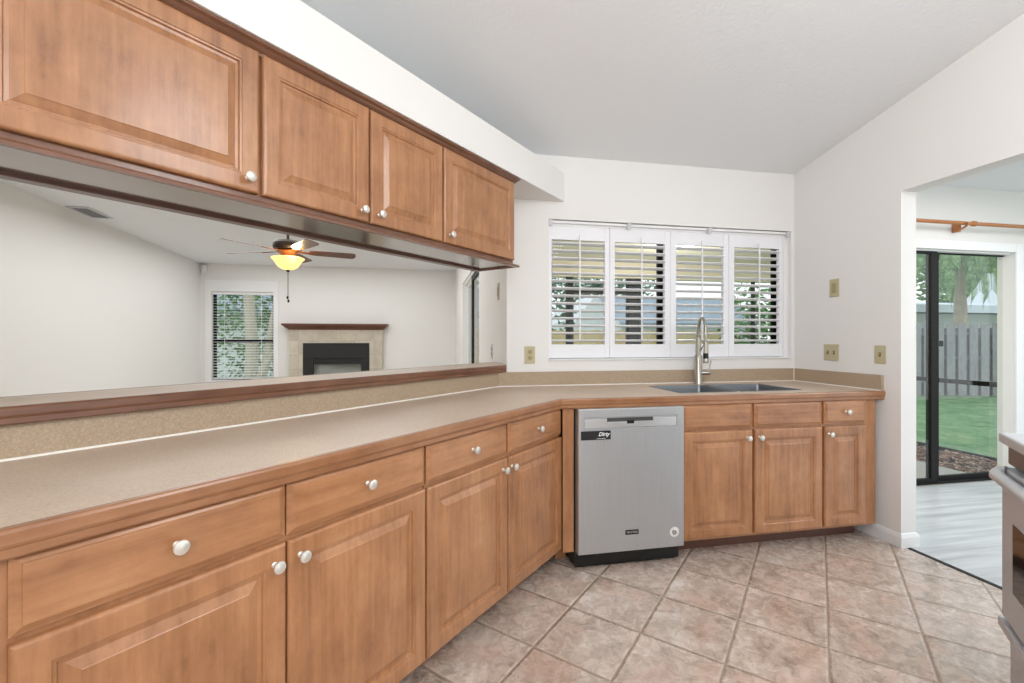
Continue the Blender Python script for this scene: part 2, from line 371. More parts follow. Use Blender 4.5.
# return wall towards the living room, sliding door opening, living room walls
rt = MB()
SY0, SY1, SZ = 4.52, 6.60, 2.035
rt.box(XC, XC+.12, 3.10, SY0, 0, 2.75); rt.box(XC, XC+.12, SY1, YF, 0, 2.75); rt.box(XC, XC+.12, SY0, SY1, SZ, 2.75)
rt.box(XC-1.2, XC+.12, 3.02, 3.10, 2.40, 2.75)
struct(rt.build('wall_living_right', M['wall']))
LW0, LW1, LZ0, LZ1 = -3.455, -2.51, 0.55, 2.01
fw_ = MB()
fw_.box(XL-.1, LW0, YF, YF+.14, 0, 2.6); fw_.box(LW1, XC+.12, YF, YF+.14, 0, 2.6)
fw_.box(LW0, LW1, YF, YF+.14, 0, LZ0); fw_.box(LW0, LW1, YF, YF+.14, LZ1, 2.6)
struct(fw_.build('wall_living_back', M['wall']))
struct(MB().box(XL-.12, XL, -0.4, YF, 0, 2.9).build('wall_living_left', M['wall']))
lc = MB()
q = [(XL-.05, YF+.02), (XC+.1, YF+.02), (XC+.1, 3.06), (YW-2.08*R2, 3.0), pt(-1.3, -2.08), (XL-.05, -0.2)]
zc = lambda y: 2.465 + 0.038*(YF-y)
lc.loft([[(x, y, zc(y)) for x, y in q], [(x, y, zc(y)+.05) for x, y in q]])
struct(lc.build('ceiling_living', M['ceil']))
rear = MB()
yz = [(-3.7, -2.75), (XR+.11, -2.75), (XR+.11, -2.63), (-3.7, -2.63)]
rear.prism(yz, 0, 3.75); struct(rear.build('wall_rear', M['wall']))
# half wall under the bar ledge
hw = MB()
hw.prism([pt(-0.05, -1.76), (XC-.002, XC-.002+1.76*R2), (XC-.002, XC-.002+1.90*R2), pt(-0.05, -1.90)][:4], 0, 1.006)
struct(hw.build('wall_peninsula', M['wall']))
# nook walls
DX0, DX1, DZ = 3.12, 5.065, 1.985
nk = MB()
nk.box(XR+.11, DX0, YN, YN+.12, 0, 2.56); nk.box(DX1, 6.0, YN, YN+.12, 0, 2.56); nk.box(DX0, DX1, YN, YN+.12, DZ, 2.56)
struct(nk.build('wall_nook_back', M['wall']))
struct(MB().box(XR+.11, 6.0, -2.4, YN, 2.52, 2.58).build('ceiling_nook', M['ceil']))
# baseboards round the pier and threshold
bbp = [(0, 0), (0.012, 0), (0.012, 0.062), (0.006, 0.08), (0, 0.085)]
bb = MB()
bb.sweep([(XR, 2.46), (XR, YP), (XR+.11, YP), (XR+.11, YN)][::1], [(o, z+.001) for o, z in bbp])
struct(bb.build('baseboard_right', M['white']))
bb = MB(); bb.sweep([(LW1-3.0, YF), (-2.27, YF)][::1], [(o, z) for o, z in bbp]); bb.sweep([(-0.70, YF), (XC, YF)], bbp)
struct(bb.build('baseboard_living', M['white']))
struct(MB().box(2.775, 2.800, -2.6, YP-.012, 0.0, 0.004, 0.001, 1).build('trim_2', M['blackmatte']))
# sliding door casing in the nook
cs = MB()
cs.box(DX1, DX1+.075, YN-.018, YN, 0, DZ+.075, .004); cs.box(DX0-.075, DX0, YN-.018, YN, 0, DZ+.075, .004); cs.box(DX0, DX1, YN-.018, YN, DZ, DZ+.075, .004)
struct(cs.build('trim_3', M['white']))
# ------------------------------------------------------------------ windows and doors (fixed frames)
def fr_rect(mb, x0, x1, z0, z1, w, y0, y1, wb=None, wt=None):
    wb = wb or w; wt = wt or w
    mb.box(x0, x0+w, y0, y1, z0, z1); mb.box(x1-w, x1, y0, y1, z0, z1)
    mb.box(x0+w, x1-w, y0, y1, z0, z0+wb); mb.box(x0+w, x1-w, y0, y1, z1-wt, z1)
kw_ = struct(MB().box(WX0, WX1, 3.058, 3.10, WZ0, WZ0+.012).build('window_1', M['bronze']))
f = MB(); fr_rect(f, WX0+.002, 1.745, WZ0+.014, WZ1-.004, .05, 3.060, 3.078); f.build('sash_frame', M['bronze'], kw_)
f = MB(); fr_rect(f, 1.690, WX1-.002, WZ0+.014, WZ1-.004, .05, 3.080, 3.098); f.build('sash_frame', M['bronze'], kw_)
MB().box(WX0+.052, 1.695, 3.067, 3.071, WZ0+.064, WZ1-.054).build('glass_pane', M['glass'], kw_)
MB().box(1.740, WX1-.052, 3.087, 3.091, WZ0+.064, WZ1-.054).build('glass_pane', M['glass'], kw_)
f = MB(); f.box(2.678, WX1, 2.985, 3.03, WZ0, WZ1-.0); f.box(WX0, WX1, YW-.012, YW+.10, WZ0-.004, WZ0+.006, .003)
f.box(WX0, 2.677, 2.986, 3.02, 2.009, WZ1)
struct(f.build('trim_4', M['white']))
# living room window
lw = MB(); fr_rect(lw, LW0, LW1, LZ0, LZ1, .035, YF+.07, YF+.12); lw.box(LW0, LW1, YF+.06, YF+.12, 1.165, 1.225)
w2 = struct(lw.build('window_2', M['bronze'])); MB().box(LW0+.03, LW1-.03, YF+.095, YF+.099, LZ0+.03, LZ1-.03).build('glass_pane', M['glass'], w2)
cs = MB(); fr_rect(cs, LW0-.09, LW1+.075, LZ0-.06, LZ1+.19, .075, YF-.015, YF, .06, .185)
struct(cs.build('trim_5', M['white']))
# living room sliding door (dark frame in the right-hand wall)
ld = MB()
def yr(mb, y0, y1, z0, z1, w, x0, x1):
    mb.box(x0, x1, y0, y0+w, z0, z1); mb.box(x0, x1, y1-w, y1, z0, z1); mb.box(x0, x1, y0+w, y1-w, z0, z0+w); mb.box(x0, x1, y0+w, y1-w, z1-w*.6, z1)
ld.box(XC+.02, XC+.10, SY0, SY0+.03, 0, SZ); ld.box(XC+.02, XC+.10, SY1-.03, SY1, 0, SZ); ld.box(XC+.02, XC+.10, SY0+.03, SY1-.03, SZ-.03, SZ); ld.box(XC+.02, XC+.10, SY0+.03, SY1-.03, 0, .03)
d1 = struct(ld.build('door_1', M['white']))
f = MB(); yr(f, SY0+.03, 5.60, .03, SZ-.03, .10, XC+.03, XC+.055); f.build('door_leaf', M['bronze'], d1)
f = MB(); yr(f, 5.54, SY1-.03, .03, SZ-.03, .06, XC+.065, XC+.09); f.build('door_leaf', M['white'], d1)
MB().box(XC+.041, XC+.044, SY0+.13, 5.5, .13, SZ-.09).build('glass_pane', M['glass'], d1)
MB().box(XC+.076, XC+.079, 5.60, SY1-.09, .09, SZ-.066).build('glass_pane', M['glass'], d1)
# nook sliding glass door
nd = MB(); nd.box(DX0, DX1, YN+.02, YN+.11, 0.0, .012); nd.box(DX0, DX0+.03, YN+.02, YN+.11, .012, DZ-.012)
d2 = struct(nd.build('door_2', M['bronze']))
MB().box(DX0+.03, DX1, YN+.02, YN+.11, DZ-.012, DZ).build('head_jamb', M['white'], d2)
f = MB(); fr_rect(f, DX0+.03, 4.270, .012, DZ-.012, .062, YN+.03, YN+.055, .036, .022); f.build('door_leaf', M['bronze'], d2)
f = MB(); f.box(4.235, 4.338, YN+.068, YN+.095, .012, DZ-.012); f.box(4.338, DX1, YN+.068, YN+.095, .012, .048); f.box(4.338, DX1, YN+.068, YN+.095, DZ-.022, DZ-.012); f.build('door_leaf', M['bronze'], d2)
MB().box(DX0+.092, 4.208, YN+.041, YN+.044, .048, DZ-.034).build('glass_pane', M['glass'], d2)
MB().box(4.338, DX1, YN+.080, YN+.083, .048, DZ-.022).build('glass_pane', M['glass'], d2)
f = MB(); f.box(4.30, 4.365, YN+.050, YN+.068, 1.165, 1.215, .004); f.build('door_handle', M['black'], d2)

# ------------------------------------------------------------------ cabinets
def panel_mesh(x0, x1, z0, z1, yb, yf, raised=True, fw=0.062):
    """door slab between yb (back) and yf (front, smaller y) with frame, bead and raised field"""
    mb = MB()
    def ring(i, y): return [(x0+i, y, z0+i), (x1-i, y, z0+i), (x1-i, y, z1-i), (x0+i, y, z1-i)]
    if raised:
        rs = [ring(0, yb), ring(0, yf+.006), ring(.0025, yf+.0025), ring(.006, yf+.0005), ring(.010, yf), ring(fw-.012, yf), ring(fw-.010, yf+.0025), ring(fw-.005, yf+.003),
              ring(fw-.002, yf+.009), ring(fw+.006, yf+.010), ring(fw+.010, yf+.0085), ring(fw+.027, yf+.0025), ring(fw+.029, yf+.0008), ring(fw+.032, yf+.0008)]
    else:
        rs = [ring(0, yb), ring(0, yf+.010), ring(.004, yf+.0085), ring(.014, yf+.003), ring(.016, yf+.0005), ring(.020, yf)]
    mb.loft(rs); return mb
KNOB = [(0.0001, 0), (.0075, 0), (.0075, .002), (.0045, .005), (.0045, .014), (.0085, .017), (.0138, .021), (.0155, .0245), (.0148, .028), (.010, .0305), (.0001, .0315)]
def knob(x, z, yf, parent):
    MB().lathe(KNOB, (x, yf, z), (0, -1, 0), 20).build('knob', M['knob'], parent, smooth=True)

def base_unit(name, label, x0, x1, yfront, depth, doors, drawers, frame, group, stile_l=0.0, stile_r=0.0, kick=True, ktrim=(0, 0), sinkhole=None, label_fix=None):
    """yfront = y of the door faces; body behind. doors: (x0,x1,knobx or None); drawers: (x0,x1,knob?)"""
    ox = (x0+x1)/2; oy = yfront+0.3
    t = thing(name, label, 'cabinet', group, (ox, oy, 0), frame)
    def X(v): return v-ox
    yf = yfront-oy; yb = yf+.02
    b = MB()
    xa, xb = x0-stile_l, x1+stile_r
    # carcass: sides, bottom, back, face frame (open where sink bowls hang)
    b.box(X(xa), X(xa)+.018, yb+.02, yf+depth, .10, .868); b.box(X(xb)-.018, X(xb), yb+.02, yf+depth, .10, .868)
    b.box(X(xa)+.018, X(xb)-.018, yb+.02, yf+depth, .10, .118); b.box(X(xa)+.018, X(xb)-.018, yf+depth-.008, yf+depth, .118, .868)
    b.box(X(xa), X(xb), yb, yb+.02, .10, .115); b.box(X(xa), X(xb), yb, yb+.02, .700, .735); b.box(X(xa), X(xb), yb, yb+.02, .845, .868)
    edges = sorted(set([d[0] for d in doors] + [d[1] for d in doors]))
    b.box(X(xa), X(x0)+.02, yb, yb+.02, .115, .700); b.box(X(xa), X(x0)+.02, yb, yb+.02, .735, .845)
    b.box(X(x1)-.02, X(xb), yb, yb+.02, .115, .700); b.box(X(x1)-.02, X(xb), yb, yb+.02, .735, .845)
    for d0, d1 in zip(doors, doors[1:]):
        b.box(X(d0[1])-.02, X(d1[0])+.02, yb, yb+.02, .115, .700); b.box(X(d0[1])-.02, X(d1[0])+.02, yb, yb+.02, .735, .845)
    b.build('carcass', M['wood'], t)
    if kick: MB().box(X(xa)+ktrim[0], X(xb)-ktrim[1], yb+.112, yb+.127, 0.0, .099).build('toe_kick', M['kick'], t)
    for d in doors:
        o = panel_mesh(X(d[0]), X(d[1]), .115, .711, yb-.001, yf).build('door', M['wood'], t)
        if d[2] is not None: knob(X(d[2]), .667, yf, o)
    for d in drawers:
        dn = 'drawer' if d[2] else 'false_drawer_front'
        o = panel_mesh(X(d[0]), X(d[1]), .724, .862, yb-.001, yf, False).build(dn, M['wood_h'], t)
        if d[2]: knob(X((d[0]+d[1])/2), .796, yf, o)
    return t
GB = 'base cabinets under the counter'
base_unit('base_cabinet', 'large maple two-door base cabinet nearest the camera, at the left end of the peninsula', 0.150, 1.124, 1.120, .60,
          [(.152, .6285, .597), (.6335, 1.123, .665)], [(.152, .6285, 1), (.6335, 1.123, 1)], PM, GB, stile_l=.19)
base_unit('base_cabinet', 'maple two-door peninsula base cabinet in the inner corner, next to the dishwasher', 1.131, 2.125, 1.120, .60,
          [(1.132, 1.6215, 1.582), (1.6305, 2.124, 1.650)], [(1.132, 1.6215, 1), (1.6305, 2.124, 1)], PM, GB)
base_unit('sink_base_cabinet', 'wide maple cabinet below the sink with two false drawer fronts', 1.397, 2.306, 2.268, .60,
          [(1.399, 1.8335, 1.797), (1.8500, 2.3035, 1.876)], [(1.399, 1.8335, 0), (1.8500, 2.3035, 0)], IM, GB)
base_unit('base_cabinet', 'narrow maple one-door cabinet at the right end, beside the white pier', 2.317, 2.612, 2.268, .60,
          [(2.3195, 2.6115, 2.345)], [(2.3195, 2.6115, 1)], IM, GB, stile_l=.008, stile_r=.088, ktrim=(0, .03))
fp = MB().box(.712, .772, 2.288, 2.306, .10, .868)
fp.box(.712, .772, 2.43, 2.445, 0, .098)
tag(fp.build('filler_panel', M['wood']), 'narrow upright maple filler strip left of the dishwasher', 'panel')

def wall_unit(label, x0, x1, doors, sl=0, sr=0):
    ox = (x0+x1)/2; t = thing('wall_cabinet', label, 'cabinet', 'wall cabinets hanging over the peninsula', (ox, 1.60, 1.668), PM)
    X = lambda v: v-ox; oy = 1.60; oz = 1.668
    yf = 1.455-oy; yb = yf+.02; yk = 1.755-oy
    b = MB(); z0, z1 = .008, 2.160-oz
    b.box(X(x0), X(x0)+.016, yb+.02, yk, z0, z1); b.box(X(x1)-.016, X(x1), yb+.02, yk, z0, z1); b.box(X(x0)+.016, X(x1)-.016, yb+.02, yk, z1-.016, z1)
    b.box(X(x0)+.016, X(x1)-.016, yk-.012, yk, z0, z1-.016); b.box(X(x0), X(x1), yb, yb+.02, z0, .04); b.box(X(x0), X(x1), yb, yb+.02, z1-.05, z1)
    b.box(X(x0), X(doors[0][0])+.02, yb, yb+.02, .04, z1-.05); b.box(X(doors[-1][1])-.02, X(x1), yb, yb+.02, .04, z1-.05)
    for a, c in zip(doors, doors[1:]): b.box(X(a[1])-.02, X(c[0])+.02, yb, yb+.02, .04, z1-.05)
    b.build('carcass', M['wood'], t)
    for d in doors:
        o = panel_mesh(X(d[0]), X(d[1]), 1.686-oz, 2.136-oz, yb-.001, yf).build('door', M['wood'], t)
        knob(X(d[2]), 1.727-oz, yf, o)
    return t
wall_unit('wide one-door wall cabinet at the left end of the hanging row', -0.04, .733, [(.130, .7285, .692)])
wall_unit('two-door wall cabinet in the middle of the hanging row, paired knobs', .735, 1.573, [(.7405, 1.1500, 1.115), (1.1590, 1.5695, 1.196)])
wall_unit('one-door wall cabinet at the right end of the hanging row, nearest the window', 1.575, 2.176, [(1.5805, 2.1735, 1.616)])
# crown moulding and light rail along the hanging row (path travels so that 'right' points to the cook)
PX = lambda pts: pts
crp = [(0, 2.128), (.006, 2.128), (.008, 2.136), (.018, 2.144), (.024, 2.152), (.034, 2.157), (.034, 2.1655), (0, 2.1655)]
# frame P: cook side is -y, travel +x -> right is -y
c = MB(); c.sweep([(-.04, 1.474), (2.177, 1.474), (2.177, 1.755)], [(o*1.0+.0005, z) for o, z in crp])
o = c.build('crown_molding', M['trimwood'], mw=PM); tag(o, 'dark stained crown molding along the top of the hanging cabinets', 'molding')
lrp = [(.0005, 1.684), (.002, 1.684), (.002, 1.668), (.018, 1.665), (.027, 1.661), (.031, 1.656), (.030, 1.648), (.012, 1.648), (.010, 1.656), (.0005, 1.656)]
c = MB(); c.sweep([(-.04, 1.4745), (2.177, 1.4745), (2.177, 1.756)], lrp)
t = thing('light_rail', 'molded wooden light rail framing the underside of the hanging cabinets', 'molding', None, (0, 0, 0), PM)
c.build('front_rail', M['trimwood'], t)
MB().box(-.04, 2.176, 1.712, 1.757, 1.646, 1.6675, .003).build('back_rail', M['kick'], t)
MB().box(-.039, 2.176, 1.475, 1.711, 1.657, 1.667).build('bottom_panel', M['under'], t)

# ------------------------------------------------------------------ worktop, backsplash, bar ledge
ct = thing('countertop', 'beige laminate countertop running down the peninsula and round to the sink', 'countertop')
YE = 2.262; ue = -1.107; gl = 0.022
yl = YE+gl; ul = ue-gl
A = (yl+ul*R2, yl); B = (YW-.001-1.74*R2, YW-.001); X1 = XR-.001
top = MB(); z0, z1 = .870, .914
SX = [1.455, 1.840, 1.862, 2.288]; SY_ = [2.395, 2.775]
yb_ = YW-.001
top.prism([pt(-.05, ul), A, B, pt(-.05, -1.74)], z0, z1)
top.prism([A, (SX[0], yl), (SX[0], yb_), B], z0, z1)
top.prism([(SX[0], yl), (SX[3], yl), (SX[3], SY_[0]), (SX[0], SY_[0])], z0, z1)
top.prism([(SX[0], SY_[1]), (SX[3], SY_[1]), (SX[3], yb_), (SX[0], yb_)], z0, z1)
top.prism([(SX[1], SY_[0]), (SX[2], SY_[0]), (SX[2], SY_[1]), (SX[1], SY_[1])], z0, z1)
top.prism([(SX[3], yl), (X1, yl), (X1, yb_), (SX[3], yb_)], z0, z1)
top.build('laminate_top', M['lam'], ct)
ep = [(0, .862), (.014, .862), (.017, .866), (.017, .880), (.020, .884), (.022, .889), (.022, .9075), (.019, .9125), (.015, .9145), (0, .9145)]
# separate straight lengths of edging with mitred meeting ends, object x along the grain
e = MB(); e.sweep([(A[0], A[1]), (X1, yl)], ep)
# mitre: shift the first ring along the bisector
Aout = (YE+ue*R2, YE)
def mitred(p0, p1, prof, m0=None, m1=None):
    mb = MB(); d = (Vector(p1)-Vector(p0)).normalized(); n = Vector((d.y, -d.x)); r0 = []; r1 = []
    for o_, z in prof:
        a_ = Vector(p0)+n*o_ + d*(o_*(m0 or 0)); b__ = Vector(p1)+n*o_ + d*(o_*(m1 or 0))
        r0.append((a_.x, a_.y, z)); r1.append((b__.x, b__.y, z))
    mb.loft([r0, r1]); return mb
e.bm.free()
k = tan(radians(22.5))
def edging(p0, p1, prof, m0, m1, name, mtl, par):
    """length of moulding as an object whose local x runs along it"""
    mb = mitred((0, 0), (hypot(p1[0]-p0[0], p1[1]-p0[1]), 0), prof, m0, m1)
    ang = math.atan2(p1[1]-p0[1], p1[0]-p0[0])
    o = mb.build(name, mtl); mw = Matrix.Translation((p0[0], p0[1], 0)) @ Matrix.Rotation(ang, 4, 'Z')
    if par is not None: o.parent = par
    o.matrix_basis = (par.matrix_world.inverted() if par is not None else IM) @ mw
    return o
edging(pt(-.05, ul), A, ep, 0, -k, 'wood_edge', M['edge'], ct)
edging(A, (X1, yl), ep, k, 0, 'wood_edge', M['edge'], ct)
bs = MB(); bs.prism([(YW-.020-1.7395*R2, YW-.020), (XR-.022, YW-.020), (XR-.022, YW-.001), (YW-.001-1.7395*R2, YW-.001)], .9142, 1.009); bs.build('backsplash', M['lam2'], ct)
MB().box(XR-.021, XR-.001, 2.272, YW-.001, .9142, 1.009).build('backsplash', M['lam2'], ct)
pb = MB(); pb.prism([pt(-.05, -1.74), (YW-.0012-1.74*R2, YW-.0012), (YW-.0012-1.758*R2, YW-.0012), pt(-.05, -1.758)], .9142, 1.006)
pb.build('backsplash', M['lam2'], ct)
ck = MB()
cpf = [(0, .9143), (.006, .9143), (.0045, .9185), (0, .920)]
ck.sweep([pt(-.05, -1.7395), (YW-.0205-1.7395*R2, YW-.0205), (XR-.0215, YW-.0205), (XR-.0215, 2.275)], cpf)
ck.box(XR-.0255, XR-.0212, YW-.0245, YW-.0202, .92, 1.009)
ck.build('caulk_line', M['caulk'], ct)
# bar ledge on the half wall
bl = thing('bar_ledge', 'raised beige bar ledge with wooden edge on the half wall', 'bar top')
zb0, zb1 = 1.008, 1.056
xe = XC-.003
lt = MB(); lt.prism([pt(-.05, -1.735), (xe, xe+1.735*R2), (xe, xe+2.005*R2), pt(-.05, -2.005)], zb0+.004, zb1)
lt.build('laminate_top', M['lam'], bl)
lep = [(0, zb0), (.014, zb0), (.018, zb0+.004), (.018, zb0+.018), (.0205, zb0+.021), (.022, zb0+.026), (.022, zb1-.004), (.018, zb1+.0005), (0, zb1+.0005)]
edging(pt(-.05, -1.735), (xe, xe+1.735*R2), lep, 0, -1.0, 'wood_edge', M['trimwood'], bl)
edging((xe, xe+2.005*R2), pt(-.05, -2.005), lep, 1.0, 0, 'wood_edge', M['trimwood'], bl)

# ------------------------------------------------------------------ sink and tap
sk = thing('kitchen_sink', 'grey double-bowl sink set in the counter below the window', 'sink', None, (1.87, 2.585, .914))
def bowl(x0, x1, y0, y1, dep):
    mb = MB(); ox, oy = 1.87, 2.585
    def rr(i, z, r=.03):
        pts = []
        for cx_, cy_, a0 in ((x1-i-r, y1-i-r, 0), (x0+i+r, y1-i-r, 90), (x0+i+r, y0+i+r, 180), (x1-i-r, y0+i+r, 270)):
            for kk in range(5):
                an = radians(a0+kk*22.5); pts.append((cx_+r*cos(an)-ox, cy_+r*sin(an)-oy, z))
        return pts
    mb.loft([rr(.0, .0015, .008), rr(.0025, .0035, .010), rr(.006, .0015, .012), rr(.008, -.01, .02), rr(.012, -dep+.03), rr(.020, -dep+.008), rr(.045, -dep), ], False, True)
    mb.loft([rr(.0, .0015, .008), rr(.003, -.03, .012), rr(.006, -dep-.004)], False, True)
    return mb
bowl(SX[0]+.001, SX[1]-.001, SY_[0]+.001, SY_[1]-.001, .20).build('bowl', M['sink'], sk, smooth=True, fix=False)
bowl(SX[2]+.001, SX[3]-.001, SY_[0]+.001, SY_[1]-.001, .20).build('bowl', M['sink'], sk, smooth=True, fix=False)
for xx in (1.6475, 2.075):
    MB().lathe([(.0001, .001), (.04, .001), (.042, .003), (.030, .0035), (.028, .001), (.0001, .0015)], (xx-1.87, 0, -.1998), (0, 0, 1), 20).build('drain', M['steel_lt'], sk, smooth=True)
fx, fy = 1.874, 2.852
fc = thing('kitchen_faucet', 'tall brushed nickel pull-down spring-neck faucet behind the sink', 'faucet', None, (fx, fy, .9145))
MB().lathe([(.0001, 0), (.030, 0), (.030, .004), (.0265, .010), (.0255, .19), (.0235, .20), (.0195, .205), (.0185, .325), (.020, .327), (.0205, .338), (.0165, .342), (.0001, .342)], (0, 0, 0), (0, 0, 1), 24).build('body', M['nickel'], fc, smooth=True)
# arched spout towards the cook and to the right
dx, dy = -0.0245, -0.0835
arch = []
for i in range(17):
    a_ = pi - i*pi/16
    r_ = .5
    arch.append((dx*(1+cos(a_))/1.0*.9, dy*(1+cos(a_))*.9, .335 + .125*sin(a_)))
arch.append((dx*1.8, dy*1.8, .30)); 
MB().tube([(0, 0, .32)]+arch[:-1], [.0115]*4+[.0105]*5+[.0095]*4+[.008]*5, 12).build('spout', M['nickel'], fc, smooth=True)
hx, hy = dx*1.8, dy*1.8
h = MB(); h.lathe([(.0001, .335), (.007, .335), (.007, .30), (.0145, .293), (.016, .25), (.017, .22)], (hx, hy, 0), (0, 0, 1), 16)
h.mi = 1; h.lathe([(.0172, .2201), (.0172, .195), (.0172, .185), (.0001, .184)], (hx, hy, 0), (0, 0, 1), 16)
h.mi = 0; h.lathe([(.0001, .184), (.0172, .184), (.0205, .16), (.019, .155), (.0001, .154)], (hx, hy, 0), (0, 0, 1), 16)
h.build('spray_head', [M['nickel'], M['black']], fc, smooth=True)
hs = MB(); hs.tube([(.01, -.01, .235), (hx*.5, hy*.5, .255), (hx*.9, hy*.9, .285)], .0045, 8)
hs.build('docking_arm', M['nickel'], fc, smooth=True)
lv_ = MB(); lv_.lathe([(.0001, .020), (.0135, .020), (.0135, .075), (.012, .079), (.0001, .079)], (0, 0, .078), (.88, -.45, 0), 16)
lv_.tube([(.058, -.030, .082), (.064, -.033, .115), (.074, -.038, .165)], [.0065, .005, .0045], 10); lv_.build('lever_handle', M['nickel'], fc, smooth=True)

# ------------------------------------------------------------------ dishwasher
dw = thing('dishwasher', 'stainless steel built-in dishwasher between the corner cabinets and sink cabinet', 'dishwasher', None, (1.085, 2.55, 0))
ox, oy = 1.085, 2.55
MB().box(-.305, .305, 2.298-oy, 2.86-oy, .012, .858, .004).build('tub', M['black'], dw)
X = lambda v: v-ox
x0, x1, yf, yb2 = .782, 1.386, 2.240, 2.292
d = MB()
hz0, hz1 = .757, .818; hx0, hx1 = .812, 1.345; px0, px1 = .940, 1.205
def B_(mb, a0, a1, b0, b1, c0, c1, bev=0.0): mb.box(X(a0), X(a1), b0-oy, b1-oy, c0, c1, bev)
# door skin round the recessed grip, gently bowed top edge
ring = lambda a0, a1, c0, c1, y: [(X(a0), y-oy, c0), (X(a1), y-oy, c0), (X(a1), y-oy, c1), (X(a0), y-oy, c1)]
d.loft([ring(x0, x1, .100, .862, yb2), ring(x0, x1, .100, .862, yf+.005), ring(x0+.0015, x1-.0015, .1015, .8605, yf+.0012), ring(x0+.005, x1-.005, .105, .857, yf),
        ring(hx0, hx1, hz0, hz1, yf), ring(hx0+.003, hx1-.003, hz0+.003, hz1-.003, yf+.004)], True, True)
dd = d.build('door', M['steel'], dw)
hp = MB(); hp.box(X(hx0+.004), X(px0), yf+.001-oy, yf+.0045-oy, hz0+.004, hz1-.012, .001, 1); hp.box(X(px1), X(hx1-.004), yf+.001-oy, yf+.0045-oy, hz0+.004, hz1-.012, .001, 1)
hp.box(X(px0), X(px1), yf+.000-oy, yf+.0042-oy, hz0+.004, hz0+.034, .001, 1); hp.build('grip_trim', M['steel_lt'], dd)
gp = MB(); gp.box(X(px0)+.001, X(px1)-.001, yf+.0036-oy, yf+.0046-oy, hz0+.034, hz1-.006); gp.build('grip_pocket', M['steel_dk'], dd)
MB().box(X(1.052), X(1.094), yf-.0005-oy, yf+.0035-oy, hz0+.022, hz0+.040, .001, 1).build('latch_button', M['black'], dd)
mg = MB(); mg.box(X(.795), X(.960), yf-.0028-oy, yf-.0002-oy, .700, .747, .001, 1)
mgo = mg.build('dishwasher_magnet', M['blackmatte']); 
mgo.matrix_world = Matrix.Translation((ox, oy, 0))
tag(mgo, 'small black magnet sign with white script on the dishwasher door', 'magnet')
def text(body, size, loc, mtl, parent, shear=0.0, name='lettering', bold=0.0, rot=(pi/2, 0, 0)):
    cu = bpy.data.curves.new(name, 'FONT'); cu.body = body; cu.size = size; cu.shear = shear; cu.extrude = .0003; cu.offset = bold
    cu.align_x = 'CENTER'; cu.align_y = 'CENTER'; cu.resolution_u = 3
    to = bpy.data.objects.new('tmp', cu); COL.objects.link(to); bpy.context.view_layer.update()
    me = bpy.data.meshes.new_from_object(to.evaluated_get(bpy.context.evaluated_depsgraph_get()))
    bpy.data.objects.remove(to); me.name = name; me.materials.clear(); me.materials.append(mtl)
    o = bpy.data.objects.new(name, me); COL.objects.link(o); o.parent = parent; o.location = loc; o.rotation_euler = rot
    return o
M['letter'] = mat('white_lettering', (238, 238, 236), 0.5)
text('Dirty', .028, (X(.920), yf-.0032-oy, .7285), M['letter'], mgo, .35, bold=.0008)
MB().box(X(.880), X(.930), yf-.0034-oy, yf-.0028-oy, .7055, .7075).build('underline', M['letter'], mgo)
bd = MB(); bd.box(X(1.043), X(1.118), yf-.0025-oy, yf-.0002-oy, .188, .213, .001, 1); bdo = bd.build('badge', M['black'], dd)
text('MAYTAG', .0155, (X(1.0805), yf-.003-oy, .2005), M['steel_lt'], bdo, bold=.0002)
st = MB(); st.lathe([(.0001, 0), (.027, 0), (.027, .0008), (.0001, .0008)], (X(1.328), yf-.0002-oy, .181), (0, -1, 0), 28)
M['sticker'] = mat('white_sticker', (222, 220, 216), 0.5)
sto = st.build('round_sticker', M['sticker'], dd)
mk = MB(); cx_, cz_ = X(1.328), .181
mk.tube([(cx_+.010*cos(a_), yf-.0012-oy, cz_-.001+.011*sin(a_)) for a_ in [radians(v) for v in range(100, 371, 30)]], .0026, 6)
mk.tube([(cx_-.001, yf-.0012-oy, cz_-.004), (cx_+.004, yf-.0012-oy, cz_+.004), (cx_+.009, yf-.0012-oy, cz_+.006)], .0026, 6); mk.build('printed_mark', M['blackmatte'], sto)
kp = MB(); kp.box(X(.790), X(1.378), 2.318-oy, 2.33-oy, 0.0, .095); kp.build('kick_plate', M['black'], dw)

# ------------------------------------------------------------------ range (free-standing cooker seen edge-on at right)
rg = thing('range', 'stainless steel range at the right edge of the photo', 'stove', None, (-1.82, .85, 0), RM)
ox, oy = -1.82, .85
def rb(mb, a0, a1, b0, b1, c0, c1, bev=0.0): mb.box(a0-ox, a1-ox, b0-oy, b1-oy, c0, c1, bev); return mb
rx0, rx1 = -2.195, -1.437
rb(MB(), rx0, rx1, .575, 1.16, .06, .885, .003).build('body', M['range'], rg)
od = rb(MB(), rx0+.002, rx1-.002, .515, .573, .300, .800, .006).build('oven_door', M['range'], rg)
rb(MB(), rx0+.115, rx1-.115, .5125, .5155, .42, .64, .001).build('oven_window', M['glassblack'], od)
hd = MB(); hz = .835
yh = .490
hd.tube([(rx0+.040-ox, .520-oy, .790), (rx0+.030-ox, .505-oy, .786), (rx0+.036-ox, yh+.008-oy, .781), (rx0+.06-ox, yh-oy, .779), (rx1-.06-ox, yh-oy, .779), (rx1-.036-ox, yh+.008-oy, .781), (rx1-.030-ox, .505-oy, .786), (rx1-.040-ox, .520-oy, .790)], .019, 12)
hd.build('door_handle', M['range'], od, smooth=True)
dr = rb(MB(), rx0+.004, rx1-.004, .534, .573, .075, .285, .005).build('storage_drawer', M['range'], rg)
rb(MB(), rx0+.001, rx1-.001, .506, .5335, .262, .292, .004).build('drawer_pull', M['range'], dr)
ctp = MB(); rb(ctp, rx0-.001, rx1+.001, .508, 1.16, .880, .914, .006); cto = ctp.build('cooktop', M['range'], rg)
